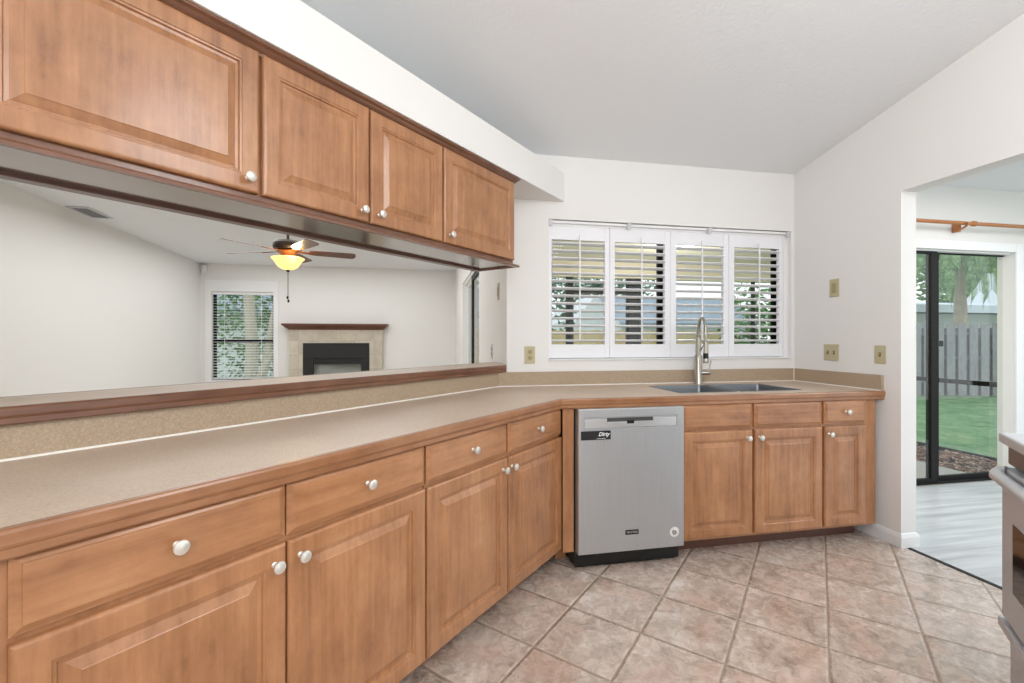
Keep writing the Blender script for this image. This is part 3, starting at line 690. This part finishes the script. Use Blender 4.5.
rb(MB(), rx0+.02, rx1-.02, .57, 1.06, .9125, .9165, .002).build('glass_top', M['glassblack'], cto)
cp_ = rb(MB(), rx0+.002, rx1-.002, .530, .573, .81, .878, .004).build('control_panel', M['steel_dk'], rg)
bg = rb(MB(), rx0+.002, rx1-.002, 1.10, 1.158, .913, 1.05, .006).build('backguard', M['range'], rg)
for i in range(5):
    MB().lathe([(.0001, 0), (.019, 0), (.019, .012), (.016, .022), (.0001, .023)], (rx0+.10+i*.14-ox, 1.0995-oy, .985), (0, -1, 0), 16).build('knob', M['black'], bg, smooth=True)
for sx in (rx0+.03, rx1-.03):
    for sy in (.62, 1.11): MB().lathe([(.0001, 0), (.018, 0), (.018, .01), (.008, .014), (.008, .0598), (.0001, .0598)], (sx-ox, sy-oy, 0), (0, 0, 1), 12).build('foot', M['black'], rg)

# ------------------------------------------------------------------ window shutters
YSH = 3.0
bounds = [(.823, .850, 1.236, 1.272), (1.274, 1.311, 1.694, 1.737), (1.739, 1.785, 2.167, 2.211), (2.213, 2.259, 2.641, 2.676)]
slabels = ['white louvered shutter panel at the left end of the kitchen window', 'second white louvered shutter panel from the left in the kitchen window',
           'third shutter panel from the left, directly behind the faucet', 'white louvered shutter panel at the right end of the kitchen window']
zb, zl0, zl1, zt = 1.098, 1.192, 1.915, 2.008
for (a0, l0, l1, a1), lb in zip(bounds, slabels):
    ox = (a0+a1)/2; t = thing('window_shutter', lb, 'shutter', 'plantation shutters in the kitchen window', (ox, YSH, zb))
    f = MB(); y0, y1 = -.014, .014
    f.box(a0-ox, l0-ox, y0, y1, 0, zt-zb, .002, 1); f.box(l1-ox, a1-ox, y0, y1, 0, zt-zb, .002, 1)
    f.box(l0-ox, l1-ox, y0+.001, y1-.001, 0, zl0-zb); f.box(l0-ox, l1-ox, y0+.001, y1-.001, zl1-zb, zt-zb)
    f.build('frame', M['shutter'], t)
    n = 14; sp = (zl1-zl0)/n; lv = MB()
    for i in range(n):
        z = zl0-zb+sp*(i+.5); ang = radians(-7)
        prof = [(-.031, .002), (-.022, .0055), (0, .0065), (.022, .0055), (.031, .002), (.031, -.002), (.022, -.0055), (0, -.0065), (-.022, -.0055), (-.031, -.002)]
        r0 = [(l0-ox+.001, p*cos(ang)-q_*sin(ang), z+p*sin(ang)+q_*cos(ang)) for p, q_ in prof]; r1 = [(l1-ox-.001, b, c_) for a_, b, c_ in r0]
        lv.loft([r0, r1])
    lv.build('louvers', M['shutter'], t, smooth=True)
    xm = (l0+l1)/2-ox
    tr = MB(); tr.box(xm-.005, xm+.005, -.045, -.036, zl0-zb+.03, zl1-zb+.02, .002, 1); tr.lathe([(.0001, 0), (.006, .002), (.006, .008), (.0001, .012)], (xm, -.040, zl1-zb+.02), (0, 0, 1), 8); tr.build('tilt_rod', M['shutter'], t)
vr = thing('shutter_track', 'slim white track with small brackets across the top of the shutters', 'track', None, (1.77, 2.975, 2.012))
MB().box(.822-1.77, 2.713-1.77, -.012, .008, .010, .026, .003).build('rail', M['steel_lt'] if False else M['white'], vr)
for xx in (.835, 1.405, 2.035, 2.695):
    MB().box(xx-.014-1.77, xx+.014-1.77, -.024, -.0125, -.012, .030, .002, 1).build('bracket', M['ventw'], vr)

# ------------------------------------------------------------------ wall plates
def plate(name, label, cat, c, nrm, w, h, kind, mt=None):
    """c: centre on wall; nrm: '-y', '-x' """
    mw = Matrix.Translation(c) @ (Matrix.Rotation(0 if nrm == '-y' else -pi/2, 4, 'Z'))
    t = thing(name, label, cat, 'wall plates'); t.matrix_world = mw
    mt = mt or M['plate']
    MB().box(-w/2, w/2, -.006, -.0002, -h/2, h/2, .0025).build('plate', mt, t)
    if kind == 'outlet':
        for z in (-.020, .020):
            o = MB().lathe([(.0001, 0), (.0165, 0), (.0165, .002), (.0001, .002)], (0, -.006, z), (0, -1, 0), 16).build('socket', M['plate_dk'], t)
            s = MB(); s.box(-.007, -.005, -.0087, -.0079, z-.005, z+.005); s.box(.005, .007, -.0087, -.0079, z-.004, z+.004); s.build('slots', M['slot'], o)
    if kind in ('toggle', 'double'):
        for xx in ((0,) if kind == 'toggle' else (-.0235, .0235)):
            b = MB(); b.box(xx-.006, xx+.006, -.0075, -.006, -.013, .013); o = b.build('toggle_slot', M['slot'], t)
            MB().box(xx-.004, xx+.004, -.018, -.007, -.002, .009, .001, 1).build('toggle', M['plate_dk'], o)
    if kind == 'rocker':
        MB().box(-.017, .017, -.010, -.006, -.034, .034, .002).build('rocker', M['plate_dk'], t)
    return t
plate('outlet', 'almond double outlet on the back wall, left of the shuttered window', 'outlet', (.6875, YW, 1.122), '-y', .071, .116, 'outlet')
plate('light_switch', 'upper almond rocker switch alone on the right wall, well above the counter', 'switch', (XR, 2.609, 1.578), '-x', .071, .122, 'rocker')
plate('light_switch', 'wide two-toggle almond switch plate just above the right backsplash', 'switch', (XR, 2.633, 1.137), '-x', .116, .112, 'double')
plate('light_switch', 'single almond toggle switch nearest the opening on the right wall', 'switch', (XR, 2.293, 1.134), '-x', .071, .112, 'toggle')
plate('light_switch', 'edge-on almond switch on the narrow return wall, below the hanging cabinets', 'switch', (XC, 3.292, 1.580), '-x', .075, .125, 'rocker')
plate('outlet', 'edge-on pale outlet plate low on the return wall above the bar ledge', 'outlet', (XC, 3.62, 1.128), '-x', .071, .120, 'outlet', M['ventw'])

# ------------------------------------------------------------------ curtain rod over the sliding door
cr = thing('curtain_rod', 'honey-coloured wooden curtain rod above the sliding glass door', 'curtain rod', None, (4.5, YN-.09, 2.188))
MB().lathe([(.0001, -1.45), (.0155, -1.45), (.0155, .95), (.0001, .95)], (0, 0, 0), (1, 0, 0), 16).build('pole', M['rodwood'], cr, smooth=True)
for xx in (-.115, .75):
    b = MB(); b.box(xx-.009, xx+.009, .030, .089, -.062, .012, .004); b.tube([(xx, .06, -.045), (xx, .01, -.038), (xx, -.022, -.016), (xx, -.024, .004)], .008, 8)
    b.build('bracket', M['rodwood'], cr)
for xx in (-.02, .86):
    b = MB(); b.lathe([(.0001, -.028), (.018, -.026), (.023, -.010), (.018, 0), (.023, .010), (.018, .026), (.0001, .028)], (xx, 0, 0), (1, 0, 0), 14); b.build('collar', M['rodwood'], cr, smooth=True)

# ------------------------------------------------------------------ living room
fpx = -1.49
fp = thing('fireplace', 'tiled fireplace with dark wooden mantel on the far living room wall', 'fireplace', None, (fpx, YF, 0))
s = MB(); yA = -.09
s.box(-2.247-fpx, -2.027-fpx, yA, -.002, 0, 1.385); s.box(-.953-fpx, -.733-fpx, yA, -.002, 0, 1.385); s.box(-2.027-fpx, -.953-fpx, yA, -.002, 1.160, 1.385)
s.build('tile_surround', M['fptile'], fp)
mn = MB(); hw2 = .757
mp = [(0, 1.386), (.012, 1.386), (.018, 1.400), (.050, 1.425), (.080, 1.452), (.095, 1.458), (.095, 1.486), (0, 1.486)]
mn.sweep([(-hw2, -.002), (-hw2, yA), (hw2, yA), (hw2, -.002)], mp); mn.box(-hw2, hw2, yA, -.002, 1.386, 1.486); mno = mn.build('mantel', M['mantel'], fp)
fb = MB(); fr = [(-2.026, -.954)]
fb.box(-2.026-fpx, -.954-fpx, yA-.012, yA+.03, .90, 1.159, .003, 1); fb.box(-2.026-fpx, -1.86-fpx, yA-.012, yA+.03, 0.02, .90, .003, 1); fb.box(-1.09-fpx, -.954-fpx, yA-.012, yA+.03, 0.02, .90, .003, 1)
fb.build('firebox_face', M['blackmatte'], fp)
hd_ = MB(); hd_.box(-1.86-fpx, -1.09-fpx, yA+.005, yA+.03, .80, .898); hd_.build('hood', M['black'], fp)
bx = MB(); bx.box(-1.86-fpx, -1.09-fpx, yA+.075, yA+.085, .02, .80); bx.build('firebox_back', mat('firebrick', (150, 148, 142), .9), fp)
bx = MB(); bx.box(-1.86-fpx, -1.09-fpx, yA+.04, yA+.044, .02, .79); bx.build('glass_pane', M['glass'], fp)
# blind in the living room window
bd = thing('window_blind', 'white horizontal blind hanging in the living room window', 'blind', None, ((LW0+LW1)/2, YF+.035, LZ0))
wd = (LW1-LW0)/2-.006
MB().box(-wd, wd, -.022, .022, LZ1-LZ0-.045, LZ1-LZ0-.003, .003).build('head_rail', M['white'], bd)
sl = MB(); nz = 30
for i in range(nz):
    z = .04 + i*(LZ1-LZ0-.10)/nz
    sl.loft([[(-wd+.004, -.022, z-.003), (-wd+.004, 0, z+.002), (-wd+.004, .022, z+.003), (-wd+.004, .022, z+.001), (-wd+.004, 0, z), (-wd+.004, -.022, z-.005)],
             [(wd-.004, -.022, z-.003), (wd-.004, 0, z+.002), (wd-.004, .022, z+.003), (wd-.004, .022, z+.001), (wd-.004, 0, z), (wd-.004, -.022, z-.005)]])
sl.build('slats', M['white'], bd)
MB().box(-wd, wd, -.018, .018, .012, .028, .002, 1).build('bottom_rail', M['white'], bd)
for xx in (-wd*.6, wd*.6): MB().box(xx-.003, xx+.003, -.0245, -.023, .02, LZ1-LZ0-.04).build('ladder_tape', M['white'], bd)
# motion sensor in the corner
ms = MB(); ms.box(-.035, .035, -.055, -.002, -.07, .07, .014, 3); mso = ms.build('motion_sensor', M['white']); mso.location = (XL+.075, YF, 2.375)
tag(mso, 'small white motion sensor high in the far corner left of the living room window', 'sensor')
# ceiling vent
vt = thing('ceiling_vent', 'white rectangular air vent in the living room ceiling', 'vent', None, (-3.47, 5.50, zc(5.5)-.003))
tilt = Matrix.Rotation(-math.atan(.038), 4, 'X'); vt.matrix_world = Matrix.Translation((-3.47, 5.50, zc(5.5)-.003)) @ tilt
f = MB(); f.box(-.10, -.078, -.19, .19, -.010, 0); f.box(.078, .10, -.19, .19, -.010, 0); f.box(-.078, .078, -.19, -.168, -.010, 0); f.box(-.078, .078, .168, .19, -.010, 0); f.build('frame', M['ventw'], vt)
f = MB()
for i in range(10): f.box(-.075+i*.0155, -.066+i*.0155, -.167, .167, -.009, -.003, rot=Matrix.Rotation(radians(30), 3, 'Y'))
f.build('slats', M['ventd'], vt)
# ceiling fan
fcx, fcy = -1.38, 4.95
cf = thing('ceiling_fan', 'five-blade brown ceiling fan with a lit amber glass bowl', 'ceiling fan', None, (fcx, fcy, zc(fcy)))
zo = zc(fcy)
L = lambda prof: [(r, z-zo) for r, z in prof]
MB().lathe(L([(.0001, zo-.001), (.065, zo-.001), (.062, zo-.03), (.03, zo-.055), (.0001, zo-.056)]), (0, 0, 0), (0, 0, 1), 20).build('canopy', M['oilbronze'], cf, smooth=True)
MB().lathe(L([(.0001, zo-.05), (.013, zo-.05), (.013, 2.235), (.0001, 2.235)]), (0, 0, 0), (0, 0, 1), 12).build('downrod', M['oilbronze'], cf, smooth=True)
MB().lathe(L([(.0001, 2.24), (.055, 2.238), (.115, 2.225), (.140, 2.20), (.142, 2.160), (.13, 2.14), (.0001, 2.138)]), (0, 0, 0), (0, 0, 1), 28).build('motor_housing', M['oilbronze'], cf, smooth=True)
MB().lathe(L([(.0001, 2.138), (.085, 2.137), (.10, 2.12), (.075, 2.095), (.06, 2.075), (.08, 2.06), (.0001, 2.058)]), (0, 0, 0), (0, 0, 1), 24).build('switch_housing', M['copper'], cf, smooth=True)
MB().lathe(L([(.0001, 2.058), (.150, 2.057), (.158, 2.052), (.150, 2.042), (.128, 2.020), (.115, 1.995), (.095, 1.965), (.06, 1.942), (.0001, 1.932)]), (0, 0, 0), (0, 0, 1), 28).build('lamp_bowl', M['lampglass'], cf, smooth=True)
fin = MB().lathe(L([(.0001, 1.934), (.018, 1.932), (.018, 1.922), (.008, 1.912), (.0001, 1.910)]), (0, 0, 0), (0, 0, 1), 12).build('finial', M['oilbronze'], cf, smooth=True)
def blade(ang):
    mb = MB(); pr = [(.20, -.045), (.26, -.058), (.62, -.070), (.65, -.055), (.66, 0), (.65, .055), (.62, .070), (.26, .058), (.20, .045)]
    tl = radians(-13); ca, sa = cos(ang), sin(ang)
    def P_(r, w, h): return (r*ca-w*cos(tl)*sa, r*sa+w*cos(tl)*ca, 2.125-zo+w*sin(tl)+h)
    mb.loft([[P_(r, w, -.003) for r, w in pr], [P_(r, w, .003) for r, w in pr]])
    o = mb.build('blade', M['blade'], cf)
    ib = MB(); ib.loft([[P_(.09, -.018, -.004), P_(.09, .018, -.004), P_(.09, .018, .004), P_(.09, -.018, .004)], [P_(.17, -.02, -.008), P_(.17, .02, -.008), P_(.17, .02, -.002), P_(.17, -.02, -.002)], [P_(.27, -.035, -.009), P_(.27, .035, -.009), P_(.27, .035, -.0035), P_(.27, -.035, -.0035)]])
    ib.build('blade_iron', M['copper'], o)
FA = 16
for i in range(5): blade(radians(FA+72*i))
for xx, zt_, zz in ((.004, 1.912, 1.63), (-.004, 1.912, 1.665)):
    mb = MB(); mb.tube([(xx, 0, zt_-zo), (xx, 0, zz-zo)], .0016, 6); mb.lathe([(.0001, 0), (.010, .006), (.011, .018), (.006, .032), (.0001, .034)], (xx, 0, zz-.03-zo), (0, 0, 1), 10); mb.build('pull_chain', M['oilbronze'], cf)
pl = bpy.data.lights.new('fan_bulb', 'POINT'); pl.energy = 4; pl.color = (1, .78, .45); pl.shadow_soft_size = .05
po = bpy.data.objects.new('fan_bulb', pl); po.location = (fcx+.0, fcy, 2.30-.02); 
COL.objects.link(po); po.location = (fcx+.10, fcy-.16, 2.085)

# ------------------------------------------------------------------ outdoors
GZ = -.22
struct(MB().box(-40, 60, -2.6, 60, GZ-.05, GZ-.02).build('ground', M['soil']))
gr = MB(); gr.prism([(6.02, -2.5), (55, -2.5), (55, 55), (-35, 55), (-35, 8.5), (.5, 8.5), (.5, 6.62), (6.02, 6.62)], GZ-.02, GZ)
stuff(gr.build('lawn', M['grass']), 'green lawn beyond the screen enclosure', 'grass')
struct(MB().box(XC+.12, 5.08, YN+.13, 6.55, GZ-.02, -.05).build('floor_lanai', M['concrete']))
mbed = MB(); mbed.box(5.085, 5.97, YN-.5, 6.5, GZ-.02, -.10)
rnd = random.Random(3)
for i in range(2600):
    x = rnd.uniform(5.1, 5.95); y = rnd.uniform(2.8, 6.2); z = rnd.uniform(-.10, -.055); s_ = rnd.uniform(.015, .045); a_ = rnd.uniform(0, pi); b_2 = rnd.uniform(-.5, .5)
    d1_ = Vector((cos(a_), sin(a_), b_2*.5))*s_; d2_ = Vector((-sin(a_), cos(a_), rnd.uniform(-.4, .4)))*s_*.45; c_ = Vector((x, y, z)); up = Vector((0, 0, .005))
    q4 = [c_-d1_-d2_, c_+d1_-d2_*.6, c_+d1_*.9+d2_, c_-d1_+d2_*.8]; mbed.loft([q4, [p+up for p in q4]])
stuff(mbed.build('mulch_bed', M['mulch']), 'strip of brown wood chip mulch beside the lanai slab', 'mulch')
# lanai roof over the kitchen window
struct(MB().box(XC+.12, 5.95, YN+.13, 6.6, 2.40, 2.5).build('ceiling_lanai', M['tan']))
struct(MB().box(XC+.12, 5.95, 6.45, 6.6, 2.16, 2.40).build('trim_6', M['tan']))
LX, LY = 3.06, 4.90
ll = thing('ceiling_light', 'round white light fixture on the lanai ceiling, seen through the third shutter panel', 'ceiling light', None, (LX, LY, 2.40))
MB().lathe([(.0001, -.002), (.15, -.002), (.15, -.02), (.14, -.028), (.0001, -.028)], (0, 0, 0), (0, 0, 1), 24).build('base', M['white'], ll, smooth=True)
mm = mat('lit_diffuser', (250, 246, 236), .5); mm.node_tree.nodes['Principled BSDF'].inputs['Emission Color'].default_value = (1, .96, .88, 1); mm.node_tree.nodes['Principled BSDF'].inputs['Emission Strength'].default_value = 2.0
MB().lathe([(.0001, -.028), (.135, -.029), (.12, -.055), (.07, -.075), (.0001, -.082)], (0, 0, 0), (0, 0, 1), 24).build('diffuser', mm, ll, smooth=True)
globe('lanai_lamp', (LX, LY, 1.9), .2, 45, (1, .98, .94))
en = thing('screen_enclosure', 'dark bronze aluminium frame of the lanai screen enclosure', 'screen frame', None, (3.5, 6.5, -.05))
ex, ey = 3.5, 6.5
def post(x0, x1, y0, y1, z0, z1, nm='post'): MB().box(x0-ex, x1-ex, y0-ey, y1-ey, z0+.05, z1+.05).build(nm, M['bronze'], en)
post(2.072, 2.178, 6.46, 6.52, -.05, 2.16); post(3.04, 3.27, 6.46, 6.52, -.05, 2.16); post(5.235, 5.265, 6.46, 6.52, -.05, 2.16)
post(2.178, 3.04, 6.46, 6.52, 1.915, 1.995, 'beam')
MB().box(5.975-ex, 6.015-ex, 2.3-ey, 6.5-ey, -.13+.05, -.045+.05).build('base_rail', M['bronze'], en)
MB().box(5.975-ex, 6.015-ex, 2.3-ey, 6.5-ey, .715+.05, .765+.05).build('chair_rail', M['bronze'], en)
# shadow-box fence seen through the sliding door
F0 = Vector((9.0, 9.93, 0)); F1 = Vector((17.5, 8.12, 0))
fdir = (F1-F0).normalized(); fn = Vector((fdir.y, -fdir.x, 0))
fg = thing('wooden_fence', 'grey weathered shadow-box fence behind the lawn, seen through the sliding door', 'fence', None, (F0.x, F0.y, GZ))
fg.rotation_euler = (0, 0, math.atan2(fdir.y, fdir.x)); FLn = (F1-F0).length
bb_ = MB(); n_ = int(FLn/.28)
for i in range(n_):
    x = i*.28; bb_.box(x, x+.20, -.09, -.07, .03, 1.83+rnd.uniform(-.01, .01)); bb_.box(x+.10, x+.375, .0, .02, .03, 1.72)
bb_.build('boards', M['fencegrey'], fg)
rr_ = MB()
for z in (.35, .95, 1.55): rr_.box(0, FLn, -.069, -.001, z, z+.05)
rr_.build('rails', M['fencegrey'], fg)
# tan fence beyond the kitchen window
ft = thing('wooden_fence', 'tan board fence low in the view through the kitchen shutters', 'fence', None, (1, 16, GZ))
bb_ = MB()
for i in range(75): bb_.box(i*.15, i*.15+.142, -.02, 0, .02, 1.76+rnd.uniform(-.012, .012))
bb_.build('boards', M['fencetan'], ft)
rr_ = MB(); [rr_.box(0, 11.25, .001, .05, z, z+.09) for z in (.3, 1.4)]; rr_.build('rails', M['fencetan'], ft)
# neighbour houses
h1 = thing('neighbor_house', 'white gabled house with a blue-grey roof behind the tan fence', 'house', None, (9, 22, GZ))
g = MB(); g.loft([[(-1.5, 0, 0), (1.0, 0, 0), (1.0, 0, 2.2), (-.4, 0, 3.7), (-1.5, 0, 2.35)], [(-1.5, 6, 0), (1.0, 6, 0), (1.0, 6, 2.2), (-.4, 6, 3.7), (-1.5, 6, 2.35)]]); g.box(1.01, 9.5, .8, 6, 0, 2.25); g.build('wall', M['stucco'], h1)
rf = MB(); rf.loft([[(-.1, .2, 2.23), (9.8, .2, 2.23), (9.8, .2, 2.32), (-.1, .2, 2.32)], [(-.1, 3.4, 3.9), (9.8, 3.4, 3.9), (9.8, 3.4, 4.0), (-.1, 3.4, 4.0)], [(-.1, 6.6, 2.23), (9.8, 6.6, 2.23), (9.8, 6.6, 2.32), (-.1, 6.6, 2.32)]]); rf.build('roof', M['roofblue'], h1)
h2 = thing('neighbor_house', 'pale house with a low white roof edge behind the grey fence', 'house', None, (22, 15, GZ))
hd2 = MB(); hd2.box(-6, 5, -2, 3, 0, 2.35); hd2.build('wall', M['siding'], h2)
rf = MB(); rf.loft([[(-6.6, -3.4, 2.3), (5.6, -3.4, 2.3), (5.6, -3.4, 2.55), (-6.6, -3.4, 2.55)], [(-6.6, 0, 2.75), (5.6, 0, 2.75), (5.6, 0, 2.95), (-6.6, 0, 2.95)], [(-6.6, 3.4, 2.3), (5.6, 3.4, 2.3), (5.6, 3.4, 2.5), (-6.6, 3.4, 2.5)]]); rf.build('roof', mat('white_metal_roof', (214, 224, 232), .6), h2)
dg = MB(); dg.loft([[(1.3, -1.3, 2.7), (4.6, -1.3, 2.7), (2.9, -1.3, 4.4)], [(1.3, 1, 2.7), (4.6, 1, 2.7), (2.9, 1, 4.4)]]); dg.build('dormer', M['siding'], h2)
# plants
def foliage(blobs, n, size, seed, parent, m, name='foliage'):
    r = random.Random(seed); mb = MB()
    for (c, rad) in blobs:
        for i in range(n):
            v = Vector((r.gauss(0, 1), r.gauss(0, 1), r.gauss(0, 1))).normalized()*(r.random()**.45); p = Vector(c)+Vector((v.x*rad[0], v.y*rad[1], v.z*rad[2]))
            a = Vector((r.gauss(0, 1), r.gauss(0, 1), r.gauss(0, .6))).normalized()*size*r.uniform(.6, 1.2); b = a.cross(Vector((r.gauss(0, 1), r.gauss(0, 1), r.gauss(0, 1)))).normalized()*size*.38
            mb.bm.faces.new([mb.bm.verts.new(x) for x in (p-a, p-b*.9, p+a, p+b)])
    return mb.build(name, m, parent, fix=False)
def tree(name, label, loc, trunk, blobs, n, size, seed, lm, group='trees and shrubs outside'):
    t = thing(name, label, 'tree', group, loc)
    if trunk:
        mb = MB()
        for path, r0, r1 in trunk: mb.tube(path, [r0+(r1-r0)*i/(len(path)-1) for i in range(len(path))], 10)
        mb.build('trunk', M['bark'], t, smooth=True)
    foliage(blobs, n, size, seed, t, lm); return t
tree('leafy_tree', 'pale-trunked leafy tree outside the living room window', (-3.9, 11.4, GZ),
     [([(-.1, 0, 0), (-.05, 0, 1.2), (-.12, 0, 2.4), (-.2, 0, 4)], .16, .10), ([(.05, .1, 0), (.22, .1, 1.0), (.45, 0, 2.2), (.9, 0, 3.4)], .10, .06), ([(.1, -.1, .5), (.45, -.2, 1.1), (.95, -.3, 1.7), (1.5, -.4, 2.3)], .07, .03)],
     [((.9, .5, 2.9), (1.5, .8, 1.1)), ((.2, .9, 2.0), (1.6, .7, .9)), ((-.8, .6, 2.4), (1.1, .8, 1.5)), ((1.3, .2, 1.9), (.5, .5, .4)), ((.0, 1.2, .9), (1.8, .4, .7))], 650, .09, 5, M['leaf'])
h3 = thing('neighbor_house', 'white-sided house beyond the leafy tree outside the living room window', 'house', None, (-3, 16, GZ))
MB().box(-4.5, 5, 0, 4, 0, 2.2).build('wall', M['stucco'], h3)
rf = MB(); rf.loft([[(-5, -.6, 2.2), (5.4, -.6, 2.2), (5.4, -.6, 2.35), (-5, -.6, 2.35)], [(-5, 2, 3.4), (5.4, 2, 3.4), (5.4, 2, 3.5), (-5, 2, 3.5)], [(-5, 4.6, 2.2), (5.4, 4.6, 2.2), (5.4, 4.6, 2.35), (-5, 4.6, 2.35)]]); rf.build('roof', M['roofblue'], h3)
tree('shade_tree', 'dense green tree seen through the left shutter panel', (4.4, 19, GZ), [([(0, 0, 0), (0, 0, 3)], .2, .1)], [((0, 0, 3.2), (2.4, 1.2, 2.6)), ((-2.5, 0, 2.4), (2, 1, 2.2))], 900, .22, 11, M['leafd'])
tree('shade_tree', 'dark tree top above the blue-grey roof, seen through the middle shutters', (12.5, 31, GZ), [([(0, 0, 0), (0, 0, 4)], .2, .1)], [((0, 0, 5.2), (5.0, 1.2, 2.0))], 1300, .25, 12, M['leafd'])
tree('garden_shrub', 'bright green shrubs seen through the right shutter panel', (10.8, 12.0, GZ), None, [((0, 0, 1.1), (1.6, .8, 1.3)), ((1.2, .4, 2.2), (1.3, .8, 1.2)), ((-.9, .4, 1.8), (.9, .8, 1.6))], 700, .13, 13, M['leaf'])
# palm beyond the grey fence
pm = thing('palm_tree', 'tall palm with drooping fronds rising behind the grey fence', 'palm tree', 'trees and shrubs outside', (15.15, 10.35, GZ))
mb = MB(); mb.tube([(.0, 0, 0), (.03, 0, 2), (.0, 0, 3.6), (-.05, 0, 5.2)], [.18, .15, .12, .10], 14); mb.build('trunk', M['bark'], pm, smooth=True)
def frond(az, el, ln, droop, seed, top):
    r = random.Random(seed); mb = MB(); P_ = []; d = Vector((cos(az)*cos(el), sin(az)*cos(el), sin(el))); p = Vector(top); st_ = ln/14
    for i in range(15):
        P_.append(p.copy()); p = p + d*st_; d = (d + Vector((0, 0, -droop*(.4+i/12)))).normalized()
    mb.tube(P_, [.03-.0018*i for i in range(15)], 5)
    for i in range(1, 14):
        for k_ in range(5):
            f_ = k_/5; q_ = P_[i].lerp(P_[i+1] if i < 14 else P_[i], f_); tg = (P_[min(i+1, 14)]-P_[i-1]).normalized(); sd = tg.cross(Vector((0, 0, 1))).normalized()
            for s_ in (-1, 1):
                l_ = (.95-.035*i)*r.uniform(.8, 1.15); e_ = q_ + sd*s_*l_*.35 + tg*l_*.35 + Vector((0, 0, -l_*r.uniform(.55, .85))); w_ = tg*.034; md = q_.lerp(e_, .5)+sd*s_*.06
                mb.bm.faces.new([mb.bm.verts.new(x) for x in (q_-w_*.6, md-w_, e_, md+w_)])
    return mb.build('frond', M['palmleaf'], pm, fix=False)
sd_ = 0
for az, el, ln, dr_ in [(-2.6, .5, 3.4, .26), (-2.0, .35, 3.2, .28), (-1.4, .3, 3.0, .3), (-.8, .2, 3.2, .28), (-.2, .5, 3.4, .22), (.5, .3, 3.2, .22), (1.3, .5, 3.4, .2), (2.1, .4, 3.2, .24), (2.8, .3, 3.2, .26), (-1.75, -.5, 2.6, .16), (-2.3, -.3, 2.8, .2), (-1.1, -.4, 2.7, .2), (3.0, -.2, 2.8, .24), (-2.75, -.6, 2.5, .14), (-.6, -.5, 2.5, .16), (-1.5, .0, 2.9, .3), (-2.15, -.05, 2.9, .3), (-.2, -.1, 2.8, .28), (-.95, .0, 3.0, .3)]:
    sd_ += 1; frond(az, el, ln, dr_, sd_, (-.05, 0, 4.7))
tree('garden_shrub', 'yellow-green palm shrub at the left edge of the sliding door view', (12.6, 10.9, GZ), None, [((0, 0, 2.4), (.8, .5, 1.0)), ((-0.1, 0.2, 3.9), (1.0, .5, 1.1))], 420, .16, 21, M['leaf'])
tree('shade_tree', 'green tree crown at the upper right of the sliding door view', (31.0, 21.5, GZ), [([(0, 0, 0), (0, 0, 4)], .2, .1)], [((1, -1, 5.6), (5.5, 1.5, 3.2)), ((-4, 3, 5.5), (5.0, 1.5, 3.2)), ((6, -4, 6.5), (5.0, 1.5, 3.0))], 2600, .34, 22, M['leaf'])
